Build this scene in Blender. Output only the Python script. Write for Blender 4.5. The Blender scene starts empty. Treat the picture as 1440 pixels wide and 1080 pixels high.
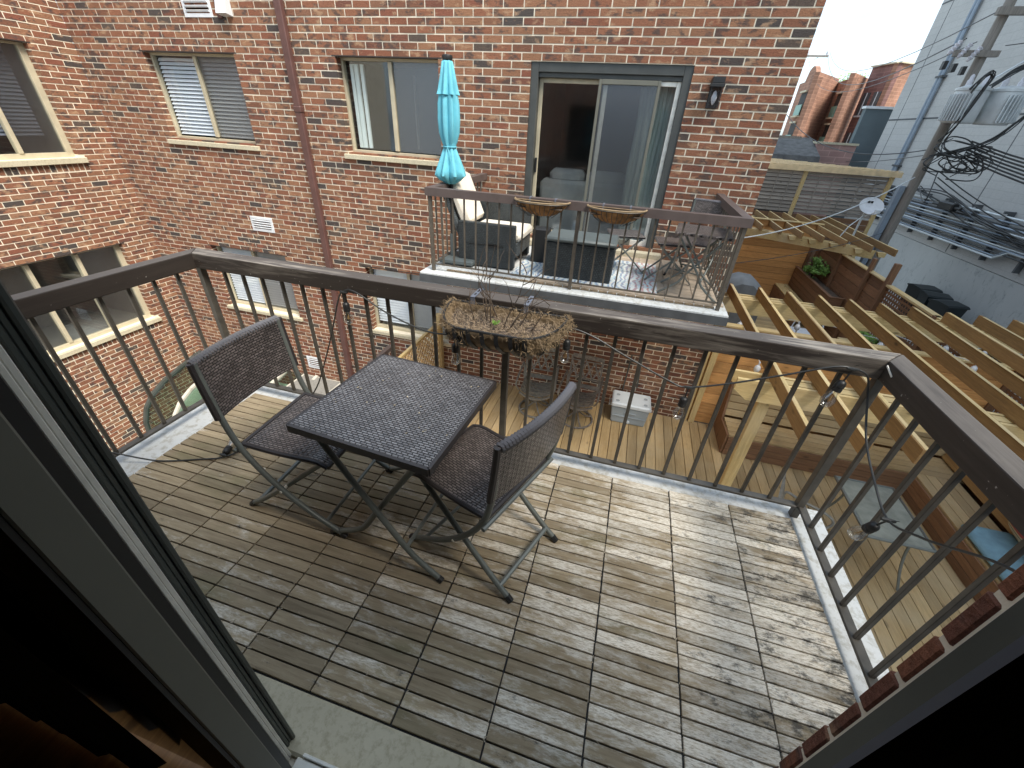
import bpy, bmesh, math, random
import numpy as np
from mathutils import Vector, Matrix, noise
random.seed(7)
PI = math.pi
SC = bpy.context.scene
COL = SC.collection

# ------------------------------------------------------------ camera
EYE = Vector((0.0, 0.0, 1.645))
def _rot(w):
    t = float(np.linalg.norm(w)); k = w / t
    K = np.array([[0, -k[2], k[1]], [k[2], 0, -k[0]], [-k[1], k[0], 0]])
    return np.eye(3) + math.sin(t) * K + (1 - math.cos(t)) * K @ K
RC = _rot(np.array([2.11917619, 0.32809551, -0.11095099]))
FPX = 569.587
cam = bpy.data.cameras.new('camera'); cam_ob = bpy.data.objects.new('camera', cam); COL.objects.link(cam_ob)
cam.sensor_width = 36; cam.sensor_fit = 'HORIZONTAL'; cam.lens = FPX / 1440 * 36
cam.clip_start = 0.02; cam.clip_end = 2000
M = Matrix([[RC[0][i], -RC[1][i], -RC[2][i]] for i in range(3)]).to_4x4()
M.translation = EYE
cam_ob.matrix_world = M
SC.camera = cam_ob
def proj(p):
    c = RC @ (np.array(p) - np.array(EYE))
    if c[2] <= 0.05: return None
    return c[0] / c[2] * FPX + 720, c[1] / c[2] * FPX + 540, c[2]

# ------------------------------------------------------------ light
TO_SUN = Vector((0.50, -0.30, 0.80)).normalized()
EL = math.asin(TO_SUN.z)
AZ = math.atan2(TO_SUN.x, TO_SUN.y)          # from +Y towards +X
world = bpy.data.worlds.new('World'); SC.world = world; world.use_nodes = True
nt = world.node_tree; nt.nodes.clear()
out = nt.nodes.new('ShaderNodeOutputWorld'); bg = nt.nodes.new('ShaderNodeBackground')
sky = nt.nodes.new('ShaderNodeTexSky'); sky.sky_type = 'NISHITA'; sky.sun_disc = False
sky.sun_elevation = EL; sky.sun_rotation = AZ; sky.air_density = 1.0; sky.dust_density = 2.0
tc = nt.nodes.new('ShaderNodeTexCoord'); mp = nt.nodes.new('ShaderNodeMapping'); mp.inputs['Scale'].default_value = (1.2, 1.2, 3.0)
ns = nt.nodes.new('ShaderNodeTexNoise'); ns.inputs['Scale'].default_value = 3.0; ns.inputs['Detail'].default_value = 6
rp = nt.nodes.new('ShaderNodeValToRGB'); rp.color_ramp.elements[0].position = 0.40; rp.color_ramp.elements[1].position = 0.62
mx = nt.nodes.new('ShaderNodeMix'); mx.data_type = 'RGBA'
mx.inputs[7].default_value = (4.7, 5.6, 6.2, 1)
nt.links.new(tc.outputs['Generated'], mp.inputs[0]); nt.links.new(mp.outputs[0], ns.inputs['Vector'])
nt.links.new(ns.outputs['Fac'], rp.inputs[0])
mxf = nt.nodes.new('ShaderNodeMath'); mxf.operation = 'MULTIPLY_ADD'; mxf.inputs[1].default_value = 0.5; mxf.inputs[2].default_value = 0.28
nt.links.new(rp.outputs[0], mxf.inputs[0]); nt.links.new(mxf.outputs[0], mx.inputs[0])
nt.links.new(sky.outputs[0], mx.inputs[6]); nt.links.new(mx.outputs[2], bg.inputs[0]); nt.links.new(bg.outputs[0], out.inputs[0])
bg.inputs[1].default_value = 0.108
sl = bpy.data.lights.new('sun', 'SUN'); sl.energy = 2.1; sl.angle = math.radians(26.0); sl.color = (1.0, 0.95, 0.86)
so = bpy.data.objects.new('sun', sl); COL.objects.link(so)
so.rotation_euler = (-TO_SUN).to_track_quat('-Z', 'Y').to_euler()
SC.view_settings.view_transform = 'Standard'; SC.view_settings.look = 'None'
SC.view_settings.exposure = 1.5; SC.view_settings.gamma = 1.0; SC.view_settings.use_curve_mapping = False
SC.render.engine = 'CYCLES'
SC.cycles.max_bounces = 8; SC.cycles.diffuse_bounces = 4; SC.cycles.glossy_bounces = 4
SC.cycles.transmission_bounces = 6; SC.cycles.transparent_max_bounces = 12
SC.cycles.caustics_reflective = False; SC.cycles.caustics_refractive = False
SC.cycles.use_denoising = True

# ------------------------------------------------------------ materials
def lin(c):
    return tuple((x / 12.92 if x <= 0.04045 else ((x + 0.055) / 1.055) ** 2.4) for x in c)
class NT:
    def __init__(s, name):
        s.m = bpy.data.materials.new(name); s.m.use_nodes = True; s.t = s.m.node_tree; s.t.nodes.clear()
        s.out = s.n('ShaderNodeOutputMaterial'); s.b = s.n('ShaderNodeBsdfPrincipled')
        s.l(s.b.outputs[0], s.out.inputs[0])
        s._pos = None
    def n(s, k, **kw):
        n = s.t.nodes.new(k)
        for a, b in kw.items(): setattr(n, a, b)
        return n
    def l(s, a, b): s.t.links.new(a, b)
    def pos(s, scale=(1, 1, 1), obj=False):
        if obj: src = s.n('ShaderNodeTexCoord').outputs['Object']
        else: src = s.n('ShaderNodeNewGeometry').outputs['Position']
        m = s.n('ShaderNodeMapping'); m.inputs['Scale'].default_value = scale
        s.l(src, m.inputs[0]); return m.outputs[0]
    def tint(s):
        a = s.n('ShaderNodeAttribute'); a.attribute_name = 'tint'; return a.outputs['Fac']
    def noise(s, vec, scale, detail=4, rough=0.55, dist=0.0):
        n = s.n('ShaderNodeTexNoise'); n.inputs['Scale'].default_value = scale; n.inputs['Detail'].default_value = detail
        n.inputs['Roughness'].default_value = rough; n.inputs['Distortion'].default_value = dist
        s.l(vec, n.inputs['Vector']); return n.outputs['Fac']
    def ramp(s, fac, stops, const=False):
        r = s.n('ShaderNodeValToRGB'); e = r.color_ramp.elements
        if const: r.color_ramp.interpolation = 'CONSTANT'
        while len(e) < len(stops): e.new(0.5)
        for i, (p, c) in enumerate(stops):
            e[i].position = p
            e[i].color = (c, c, c, 1) if isinstance(c, (int, float)) else (*c, 1)
        s.l(fac, r.inputs[0]); return r.outputs[0]
    def mix(s, fac, a, b, mode='MIX'):
        m = s.n('ShaderNodeMix'); m.data_type = 'RGBA'; m.blend_type = mode
        for v, i in ((fac, 0), (a, 6), (b, 7)):
            if isinstance(v, (int, float)): m.inputs[i].default_value = v if i == 0 else (v, v, v, 1)
            elif isinstance(v, tuple): m.inputs[i].default_value = (*v, 1)
            else: s.l(v, m.inputs[i])
        return m.outputs[2]
    def math(s, op, a, b=0.0, c=0.0):
        m = s.n('ShaderNodeMath', operation=op)
        for i, v in enumerate((a, b, c)):
            if isinstance(v, (int, float)): m.inputs[i].default_value = v
            else: s.l(v, m.inputs[i])
        return m.outputs[0]
    def bump(s, h, strength=0.4, dist=0.003):
        b = s.n('ShaderNodeBump'); b.inputs['Strength'].default_value = strength; b.inputs['Distance'].default_value = dist
        s.l(h, b.inputs['Height']); s.l(b.outputs[0], s.b.inputs['Normal'])
    def fin(s, col=None, rough=0.6, metal=0.0, spec=None):
        if col is not None:
            if isinstance(col, tuple): s.b.inputs['Base Color'].default_value = (*col, 1)
            else: s.l(col, s.b.inputs['Base Color'])
        if isinstance(rough, (int, float)): s.b.inputs['Roughness'].default_value = rough
        else: s.l(rough, s.b.inputs['Roughness'])
        s.b.inputs['Metallic'].default_value = metal
        if spec is not None: s.b.inputs['Specular IOR Level'].default_value = spec
        return s.m

def flat(name, col, rough=0.5, metal=0.0, var=0.12, scale=6.0, spec=None, bump=0.0):
    t = NT(name); f = t.noise(t.pos(), scale, 5)
    c = t.mix(t.ramp(f, [(0.3, 0.0), (0.7, 1.0)]), tuple(x * (1 - var) for x in col), tuple(min(1, x * (1 + var)) for x in col))
    if bump: t.bump(t.noise(t.pos(), scale * 14, 3), bump, 0.002)
    return t.fin(c, rough, metal, spec)

def wood(name, axis, light, dark, tintvar=0.35, rough=0.72, knots=True, grey=None, streak=1.0):
    """planks with the grain along AXIS; tint 0..1 on each plank shifts its tone"""
    t = NT(name)
    sc = [22.0, 22.0, 22.0]; sc[axis] = 1.3
    v = t.pos(tuple(sc))
    tn = t.tint()
    off = t.n('ShaderNodeVectorMath', operation='SCALE'); off.inputs[0].default_value = (37, 53, 71); t.l(tn, off.inputs['Scale'])
    ad = t.n('ShaderNodeVectorMath', operation='ADD'); t.l(v, ad.inputs[0]); t.l(off.outputs[0], ad.inputs[1])
    g = t.noise(ad.outputs[0], 1.6, 6, 0.65, 0.6 * streak)
    fine = t.noise(ad.outputs[0], 7.0, 3, 0.6)
    c = t.mix(t.ramp(g, [(0.28, 0.0), (0.68, 1.0)]), dark, light)
    c = t.mix(t.math('MULTIPLY', t.ramp(fine, [(0.35, 0.0), (0.6, 1.0)]), 0.35), c, tuple(x * 0.62 for x in dark))
    if knots:
        ks = [5.0, 5.0, 5.0]; ks[axis] = 2.2
        vo = t.n('ShaderNodeTexVoronoi'); vo.inputs['Scale'].default_value = 1.0; t.l(t.pos(tuple(ks)), vo.inputs['Vector'])
        k = t.ramp(vo.outputs['Distance'], [(0.05, 1.0), (0.12, 0.0)])
        c = t.mix(t.math('MULTIPLY', k, 0.75), c, tuple(x * 0.35 for x in dark))
    big = t.noise(t.pos(), 1.7, 4)
    if grey: c = t.mix(t.ramp(big, [(0.42, 0.0), (0.72, 0.8)]), c, grey)
    c = t.mix(1.0, c, t.ramp(tn, [(0.0, 1 - tintvar), (1.0, 1 + tintvar * 0.35)]), 'MULTIPLY')
    t.bump(g, 0.35, 0.002)
    return t.fin(c, rough)

def brick_mat(name, wet=1.0):
    t = NT(name); tn = t.tint()
    base = t.ramp(tn, [(0.0, (0.235, 0.093, 0.055)), (0.18, (0.285, 0.125, 0.072)), (0.34, (0.185, 0.084, 0.053)), (0.48, (0.315, 0.160, 0.090)),
                       (0.60, (0.240, 0.092, 0.058)), (0.70, (0.150, 0.070, 0.050)), (0.78, (0.330, 0.170, 0.098)), (0.84, (0.170, 0.125, 0.088)),
                       (0.91, (0.100, 0.075, 0.062)), (0.97, (0.080, 0.066, 0.060))], const=False)
    v = t.pos((9, 9, 16))
    blot = t.noise(v, 0.75, 3, 0.6)
    c = t.mix(t.math('MULTIPLY', t.ramp(blot, [(0.54, 0.0), (0.63, 1.0)]), 0.85), base, (0.085, 0.062, 0.055))
    tan = t.noise(t.pos((7, 7, 12)), 0.9, 3, 0.6)
    c = t.mix(t.math('MULTIPLY', t.ramp(tan, [(0.57, 0.0), (0.68, 1.0)]), 0.7), c, (0.46, 0.29, 0.175))
    fine = t.noise(t.pos((60, 60, 90)), 1.0, 5, 0.7)
    c = t.mix(1.0, c, t.ramp(fine, [(0.25, 0.62), (0.75, 1.28)]), 'MULTIPLY')
    scr = t.noise(t.pos((25, 25, 120)), 1.0, 3, 0.6, 1.5)
    c = t.mix(t.math('MULTIPLY', t.ramp(scr, [(0.30, 1.0), (0.37, 0.0)]), 0.55), c, (0.045, 0.025, 0.02))
    h = t.math('ADD', fine, t.math('MULTIPLY', scr, 0.8)); t.bump(h, 0.75, 0.006)
    return t.fin(c, 0.85, spec=0.25)

def weave_mat(name, c1, c2, gap, sx=0.024, sy=0.0105, rough=0.38, plane='xy'):
    t = NT(name)
    src = t.n('ShaderNodeTexCoord').outputs['Object']
    sp = t.n('ShaderNodeSeparateXYZ'); t.l(src, sp.inputs[0]); cb = t.n('ShaderNodeCombineXYZ')
    ax = {'xy': (0, 1), 'yz': (1, 2), 'xz': (0, 2), 'yx': (1, 0)}[plane]
    t.l(sp.outputs[ax[0]], cb.inputs[0]); t.l(sp.outputs[ax[1]], cb.inputs[1])
    br = t.n('ShaderNodeTexBrick'); br.offset = 0.5; br.squash = 1.0
    br.inputs['Scale'].default_value = 1.0; br.inputs['Brick Width'].default_value = sx; br.inputs['Row Height'].default_value = sy
    br.inputs['Mortar Size'].default_value = 0.0024; br.inputs['Mortar Smooth'].default_value = 0.6
    br.inputs['Color1'].default_value = (*c1, 1); br.inputs['Color2'].default_value = (*c2, 1); br.inputs['Mortar'].default_value = (*gap, 1)
    t.l(cb.outputs[0], br.inputs['Vector'])
    f = t.noise(t.pos(obj=True), 5, 4)
    c = t.mix(1.0, br.outputs['Color'], t.ramp(f, [(0.3, 0.75), (0.7, 1.25)]), 'MULTIPLY')
    # every strand arches over its neighbour
    w = t.n('ShaderNodeMath', operation='SINE')
    t.l(t.math('MULTIPLY', sp.outputs[ax[0]], 2 * PI / sx), w.inputs[0])
    h = t.math('ADD', t.math('MULTIPLY', br.outputs['Fac'], -1.0), t.math('MULTIPLY', w.outputs[0], 0.12))
    t.bump(h, 0.9, 0.004)
    return t.fin(c, rough)

def glassy(name, tint, keep=0.7, rough=0.02):
    t = NT(name)
    tr = t.n('ShaderNodeBsdfTransparent'); tr.inputs[0].default_value = (*tint, 1)
    gl = t.n('ShaderNodeBsdfGlossy'); gl.inputs['Roughness'].default_value = rough; gl.inputs[0].default_value = (0.9, 0.95, 1, 1)
    lw = t.n('ShaderNodeLayerWeight'); lw.inputs[0].default_value = 0.5
    f = t.math('ADD', t.math('MULTIPLY', t.math('POWER', lw.outputs['Facing'], 4.0), 0.9), 1 - keep + 0.03)
    m = t.n('ShaderNodeMixShader'); t.l(f, m.inputs[0]); t.l(tr.outputs[0], m.inputs[1]); t.l(gl.outputs[0], m.inputs[2])
    t.l(m.outputs[0], t.out.inputs[0]); return t.m

def slat_mat():
    t = NT('weathered_slat_wood'); tn = t.tint()
    off = t.n('ShaderNodeVectorMath', operation='SCALE'); off.inputs[0].default_value = (31, 17, 5); t.l(tn, off.inputs['Scale'])
    def P(s):
        ad = t.n('ShaderNodeVectorMath', operation='ADD'); t.l(t.pos(s), ad.inputs[0]); t.l(off.outputs[0], ad.inputs[1]); return ad.outputs[0]
    g = t.noise(P((5, 60, 60)), 1.0, 7, 0.7, 0.4)
    big = t.noise(t.pos((1.8, 3.4, 1)), 1.0, 5, 0.6)
    patch = t.noise(P((7, 22, 7)), 1.0, 6, 0.75, 0.3)
    c = t.mix(t.ramp(g, [(0.25, 0.0), (0.7, 1.0)]), (0.240, 0.178, 0.108), (0.48, 0.385, 0.25))
    grn = t.noise(t.pos((3.1, 6, 1)), 1.0, 3)
    c = t.mix(t.math('MULTIPLY', t.ramp(grn, [(0.55, 0.0), (0.70, 1.0)]), 0.6), c, (0.220, 0.200, 0.105))
    # bleached bloom; its rise towards +X paints in the deck's sunlit right side
    sx = t.n('ShaderNodeSeparateXYZ'); t.l(t.n('ShaderNodeNewGeometry').outputs['Position'], sx.inputs[0])
    wx = t.n('ShaderNodeMapRange'); wx.inputs[1].default_value = -1.6; wx.inputs[2].default_value = 1.0; wx.inputs[3].default_value = -0.075; wx.inputs[4].default_value = 0.11
    t.l(sx.outputs[0], wx.inputs[0])
    m = t.math('ADD', t.math('ADD', t.math('MULTIPLY', patch, 0.62), t.math('MULTIPLY', big, 0.38)), wx.outputs[0])
    m = t.math('ADD', m, t.math('MULTIPLY', t.math('SUBTRACT', tn, 0.5), 0.10))
    bl = t.ramp(m, [(0.49, 0.0), (0.60, 0.85), (0.75, 1.0)])
    speck = t.ramp(t.noise(P((40, 190, 60)), 1.0, 3, 0.8), [(0.36, 0.15), (0.55, 1.0)])
    c = t.mix(t.math('MULTIPLY', bl, speck), c, (0.80, 0.745, 0.64))
    mold = t.noise(t.pos((9, 16, 1)), 1.0, 6, 0.8)
    ed = t.n('ShaderNodeMapRange'); ed.inputs[1].default_value = 0.35; ed.inputs[2].default_value = 1.02; ed.inputs[3].default_value = -0.03; ed.inputs[4].default_value = 0.075
    t.l(sx.outputs[0], ed.inputs[0])
    c = t.mix(t.math('MULTIPLY', t.ramp(t.math('ADD', mold, ed.outputs[0]), [(0.565, 0.0), (0.66, 1.0)]), 0.85), c, (0.075, 0.070, 0.062))
    c = t.mix(1.0, c, t.ramp(tn, [(0.0, 0.72), (1.0, 1.15)]), 'MULTIPLY')
    t.bump(t.math('ADD', g, t.math('MULTIPLY', patch, 0.4)), 0.5, 0.0025)
    return t.fin(c, 0.8, spec=0.3)

MT = {}
MT['brick'] = brick_mat('brick_faces')
MT['mortar'] = flat('mortar', (0.80, 0.72, 0.57), 0.9, var=0.12, scale=9, bump=0.4)
MT['slat'] = slat_mat()
MT['black_plastic'] = flat('black_plastic', (0.012, 0.011, 0.010), 0.6)
def concrete(name, a, b, dirt, sc=3.0, th=(0.48, 0.66)):
    t = NT(name); n1 = t.noise(t.pos(), sc, 7, 0.65); n2 = t.noise(t.pos(), sc * 9, 5, 0.7)
    c = t.mix(n1, a, b)
    c = t.mix(t.math('MULTIPLY', t.ramp(n2, [(th[0], 0.0), (th[1], 1.0)]), 0.55), c, dirt)
    t.bump(n2, 0.4, 0.003); return t.fin(c, 0.85)
MT['curb'] = concrete('painted_concrete', (0.50, 0.52, 0.52), (0.78, 0.79, 0.77), (0.30, 0.27, 0.19))
MT['stone'] = concrete('limestone_sill', (0.46, 0.40, 0.27), (0.66, 0.60, 0.45), (0.32, 0.27, 0.17), 5)
MT['slab_edge'] = flat('grey_slab_edge', (0.085, 0.09, 0.095), 0.7, var=0.2)
MT['rail_brown'] = wood('rail_stain', 0, (0.062, 0.046, 0.039), (0.034, 0.026, 0.022), 0.2, 0.6, knots=False)
def rail_mat(name, axis, worn):
    t = NT(name); sc = [40, 40, 40]; sc[axis] = 2.5
    g = t.noise(t.pos(tuple(sc)), 1.0, 6, 0.7, 0.5)
    big = t.noise(t.pos((2.2, 2.2, 6)), 1.0, 4)
    c = t.mix(g, (0.020, 0.015, 0.012), (0.048, 0.036, 0.029))
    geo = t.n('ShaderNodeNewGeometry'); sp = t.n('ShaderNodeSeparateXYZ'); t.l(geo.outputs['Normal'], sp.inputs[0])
    # lighter tone on upward faces; worn streaks strongest there and towards +X
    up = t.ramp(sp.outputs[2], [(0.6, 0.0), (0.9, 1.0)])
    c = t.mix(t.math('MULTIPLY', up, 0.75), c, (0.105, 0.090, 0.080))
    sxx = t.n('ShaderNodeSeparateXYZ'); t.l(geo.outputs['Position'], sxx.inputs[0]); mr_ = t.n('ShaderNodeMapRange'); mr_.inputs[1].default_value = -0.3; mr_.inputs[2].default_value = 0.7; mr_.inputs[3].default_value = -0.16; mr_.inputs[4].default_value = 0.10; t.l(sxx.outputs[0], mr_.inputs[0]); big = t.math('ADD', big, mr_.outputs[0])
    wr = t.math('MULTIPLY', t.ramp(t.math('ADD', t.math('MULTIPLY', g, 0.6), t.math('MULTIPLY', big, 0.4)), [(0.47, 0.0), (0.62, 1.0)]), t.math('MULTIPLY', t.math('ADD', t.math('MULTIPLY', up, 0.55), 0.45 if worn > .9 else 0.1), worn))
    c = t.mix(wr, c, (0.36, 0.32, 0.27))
    fl = t.noise(t.pos((70, 70, 70)), 1.0, 2)
    c = t.mix(t.ramp(fl, [(0.735, 0.0), (0.76, 0.8)]), c, (0.4, 0.38, 0.34))
    t.bump(g, 0.4, 0.002); return t.fin(c, 0.62)
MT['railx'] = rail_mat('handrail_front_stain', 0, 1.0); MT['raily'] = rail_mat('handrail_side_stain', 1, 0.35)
MT['bal'] = flat('baluster_paint', (0.080, 0.072, 0.060), 0.45, var=0.25, scale=20)
MT['bal2'] = flat('far_baluster_paint', (0.105, 0.088, 0.068), 0.5, var=0.2, scale=20)
MT['opprail'] = flat('faded_brown_paint', (0.105, 0.078, 0.070), 0.6, var=0.15)
MT['cream'] = flat('cream_aluminium', (0.50, 0.44, 0.31), 0.45, var=0.12)
MT['silver'] = flat('brushed_aluminium', (0.85, 0.82, 0.73), 0.38, 0.15, var=0.15, scale=12)
MT['darkframe'] = flat('dark_green_grey_frame', (0.062, 0.070, 0.062), 0.4, var=0.15)
MT['greyframe'] = flat('grey_green_stile', (0.155, 0.152, 0.122), 0.45, var=0.05)
MT['doortrim'] = flat('grey_door_trim', (0.062, 0.066, 0.062), 0.5, var=0.15)
MT['glass'] = glassy('window_glass', (0.94, 0.97, 0.98), 0.94)
MT['screen'] = glassy('screened_glass', (0.55, 0.56, 0.55), 0.87, 0.4)
MT['blind'] = flat('white_blind', (0.88, 0.90, 0.93), 0.6, var=0.04)
MT['curtain'] = flat('pale_curtain', (0.66, 0.74, 0.72), 0.8, var=0.06)
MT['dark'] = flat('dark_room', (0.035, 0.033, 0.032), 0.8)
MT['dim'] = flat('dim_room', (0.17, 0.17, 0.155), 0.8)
MT['navy'] = flat('navy_curtain', (0.012, 0.018, 0.032), 0.85)
MT['pipe'] = flat('brown_downpipe', (0.115, 0.056, 0.048), 0.45, var=0.15)
MT['whitemetal'] = flat('white_metal', (0.70, 0.72, 0.74), 0.5)
MT['black'] = flat('black_metal', (0.018, 0.018, 0.018), 0.45)
MT['cable'] = flat('black_cable', (0.030, 0.032, 0.032), 0.45)
MT['bluegrey'] = flat('blue_grey_steel', (0.17, 0.19, 0.24), 0.45, 0.2)
MT['tube'] = flat('green_grey_tube', (0.18, 0.195, 0.18), 0.38, 0.3, var=0.12)
MT['weave'] = weave_mat('dark_resin_weave', (0.250, 0.215, 0.200), (0.120, 0.100, 0.094), (0.012, 0.010, 0.010), rough=0.3)
MT['weave_top'] = weave_mat('dark_resin_weave_tabletop', (0.275, 0.268, 0.275), (0.150, 0.143, 0.148), (0.015, 0.014, 0.015), rough=0.3)
MT['weave_back'] = weave_mat('dark_resin_weave_upright', (0.225, 0.190, 0.178), (0.100, 0.083, 0.078), (0.012, 0.010, 0.010), plane='yz', rough=0.3)
MT['weave_edge'] = flat('resin_edge', (0.040, 0.034, 0.034), 0.45, bump=0.3)
MT['teal_wicker'] = weave_mat('charcoal_wicker', (0.045, 0.055, 0.058), (0.030, 0.038, 0.042), (0.006, 0.007, 0.008), 0.03, 0.02, 0.5, 'xz')
MT['teal_wicker_y'] = weave_mat('charcoal_wicker_side', (0.095, 0.110, 0.115), (0.060, 0.070, 0.075), (0.012, 0.012, 0.013), 0.03, 0.02, 0.5, 'yz')
MT['charcoal'] = flat('charcoal_resin', (0.11, 0.13, 0.13), 0.5)
MT['cushion'] = flat('cream_cushion', (0.74, 0.68, 0.58), 0.9, var=0.05)
MT['aqua'] = flat('aqua_canvas', (0.150, 0.500, 0.600), 0.85, var=0.12, scale=10)
MT['coco'] = flat('coco_liner', (0.30, 0.165, 0.070), 0.95, var=0.5, scale=14, bump=1.0)
MT['coirlight'] = flat('bleached_coir', (0.30, 0.215, 0.125), 0.95, var=0.3, scale=20)
MT['coir'] = flat('coir_fibre', (0.33, 0.24, 0.15), 0.95, var=0.4, scale=20)
MT['soil'] = flat('dry_soil', (0.085, 0.062, 0.045), 0.95, var=0.5, scale=30, bump=1.0)
MT['twig'] = flat('dead_twig', (0.085, 0.062, 0.045), 0.9, var=0.3)
MT['leaf'] = flat('green_leaf', (0.16, 0.29, 0.05), 0.6, var=0.35, scale=25)
MT['leafdark'] = flat('dark_green_leaf', (0.065, 0.15, 0.03), 0.6, var=0.35, scale=25)
PT = ((0.86, 0.66, 0.31), (0.62, 0.42, 0.17))
for i, a in enumerate('xyz'):
    MT['pt' + a] = wood('treated_pine_' + a, i, PT[0], PT[1], 0.25, grey=(0.58, 0.46, 0.28))
    MT['deck' + a] = wood('yard_deck_' + a, i, (0.64, 0.45, 0.22), (0.43, 0.28, 0.12), 0.28, grey=(0.52, 0.40, 0.235))
    MT['stain' + a] = wood('brown_stained_' + a, i, (0.33, 0.175, 0.088), (0.20, 0.10, 0.05), 0.3)
    MT['cedar' + a] = wood('orange_cedar_' + a, i, (0.88, 0.47, 0.17), (0.62, 0.29, 0.09), 0.3)
    MT['raft' + a] = wood('rafter_' + a, i, (0.43, 0.25, 0.092), (0.27, 0.148, 0.052), 0.3)  # darker pine: the rafters' shaded sides are put into the colour
    MT['old' + a] = wood('grey_old_wood_' + a, i, (0.46, 0.41, 0.35), (0.27, 0.235, 0.20), 0.4)
MT['lattice'] = flat('new_lattice', (0.80, 0.61, 0.36), 0.7, var=0.15)
MT['chairmetal'] = flat('bronze_cast_metal', (0.20, 0.185, 0.155), 0.55, var=0.3, scale=25)
MT['rustmetal'] = flat('rusty_cast_metal', (0.195, 0.165, 0.135), 0.6, var=0.4, scale=25)
MT['cool_w'] = flat('cooler_lid', (0.66, 0.70, 0.72), 0.45, var=0.04)
MT['cool_g'] = flat('cooler_body', (0.33, 0.37, 0.39), 0.5, var=0.05)
MT['bluecush'] = flat('blue_cushion', (0.18, 0.31, 0.37), 0.9, var=0.15, scale=9)
MT['greycover'] = flat('grey_cover', (0.20, 0.215, 0.225), 0.7, var=0.2, scale=3)
MT['tableglass'] = flat('frosted_table_glass', (0.27, 0.28, 0.235), 0.25, var=0.25, scale=7)
MT['bin'] = flat('black_bin', (0.012, 0.018, 0.020), 0.5)
MT['poleh'] = wood('old_pole', 2, (0.34, 0.31, 0.27), (0.20, 0.18, 0.155), 0.2)
MT['galv'] = flat('galvanised_steel', (0.60, 0.64, 0.65), 0.4, 0.1, var=0.15, scale=4)
MT['conduit'] = flat('grey_conduit', (0.24, 0.29, 0.35), 0.4, 0.2, var=0.1)
MT['porcelain'] = flat('porcelain', (0.62, 0.62, 0.66), 0.3)
MT['woodfloor'] = wood('oak_floor', 1, (0.42, 0.20, 0.06), (0.26, 0.11, 0.03), 0.2, 0.4)
MT['tile_far'] = flat('pink_tile', (0.50, 0.40, 0.30), 0.7, var=0.2)
MT['doorglass'] = glassy('door_glass', (0.72, 0.75, 0.73), 0.80, 0.08)
MT['greenglass'] = glassy('green_glazing', (0.50, 0.62, 0.55), 0.85, 0.15)
MT['palegreen'] = flat('pale_green_sheet', (0.50, 0.60, 0.50), 0.5, var=0.12, scale=2)
MT['white_old'] = flat('dirty_white_paint', (0.55, 0.52, 0.44), 0.7, var=0.15)
MT['yard'] = concrete('yard_concrete', (0.20, 0.19, 0.17), (0.32, 0.31, 0.28), (0.12, 0.11, 0.10))
MT['asphalt'] = concrete('alley_concrete', (0.36, 0.36, 0.34), (0.50, 0.50, 0.48), (0.22, 0.22, 0.21))
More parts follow.
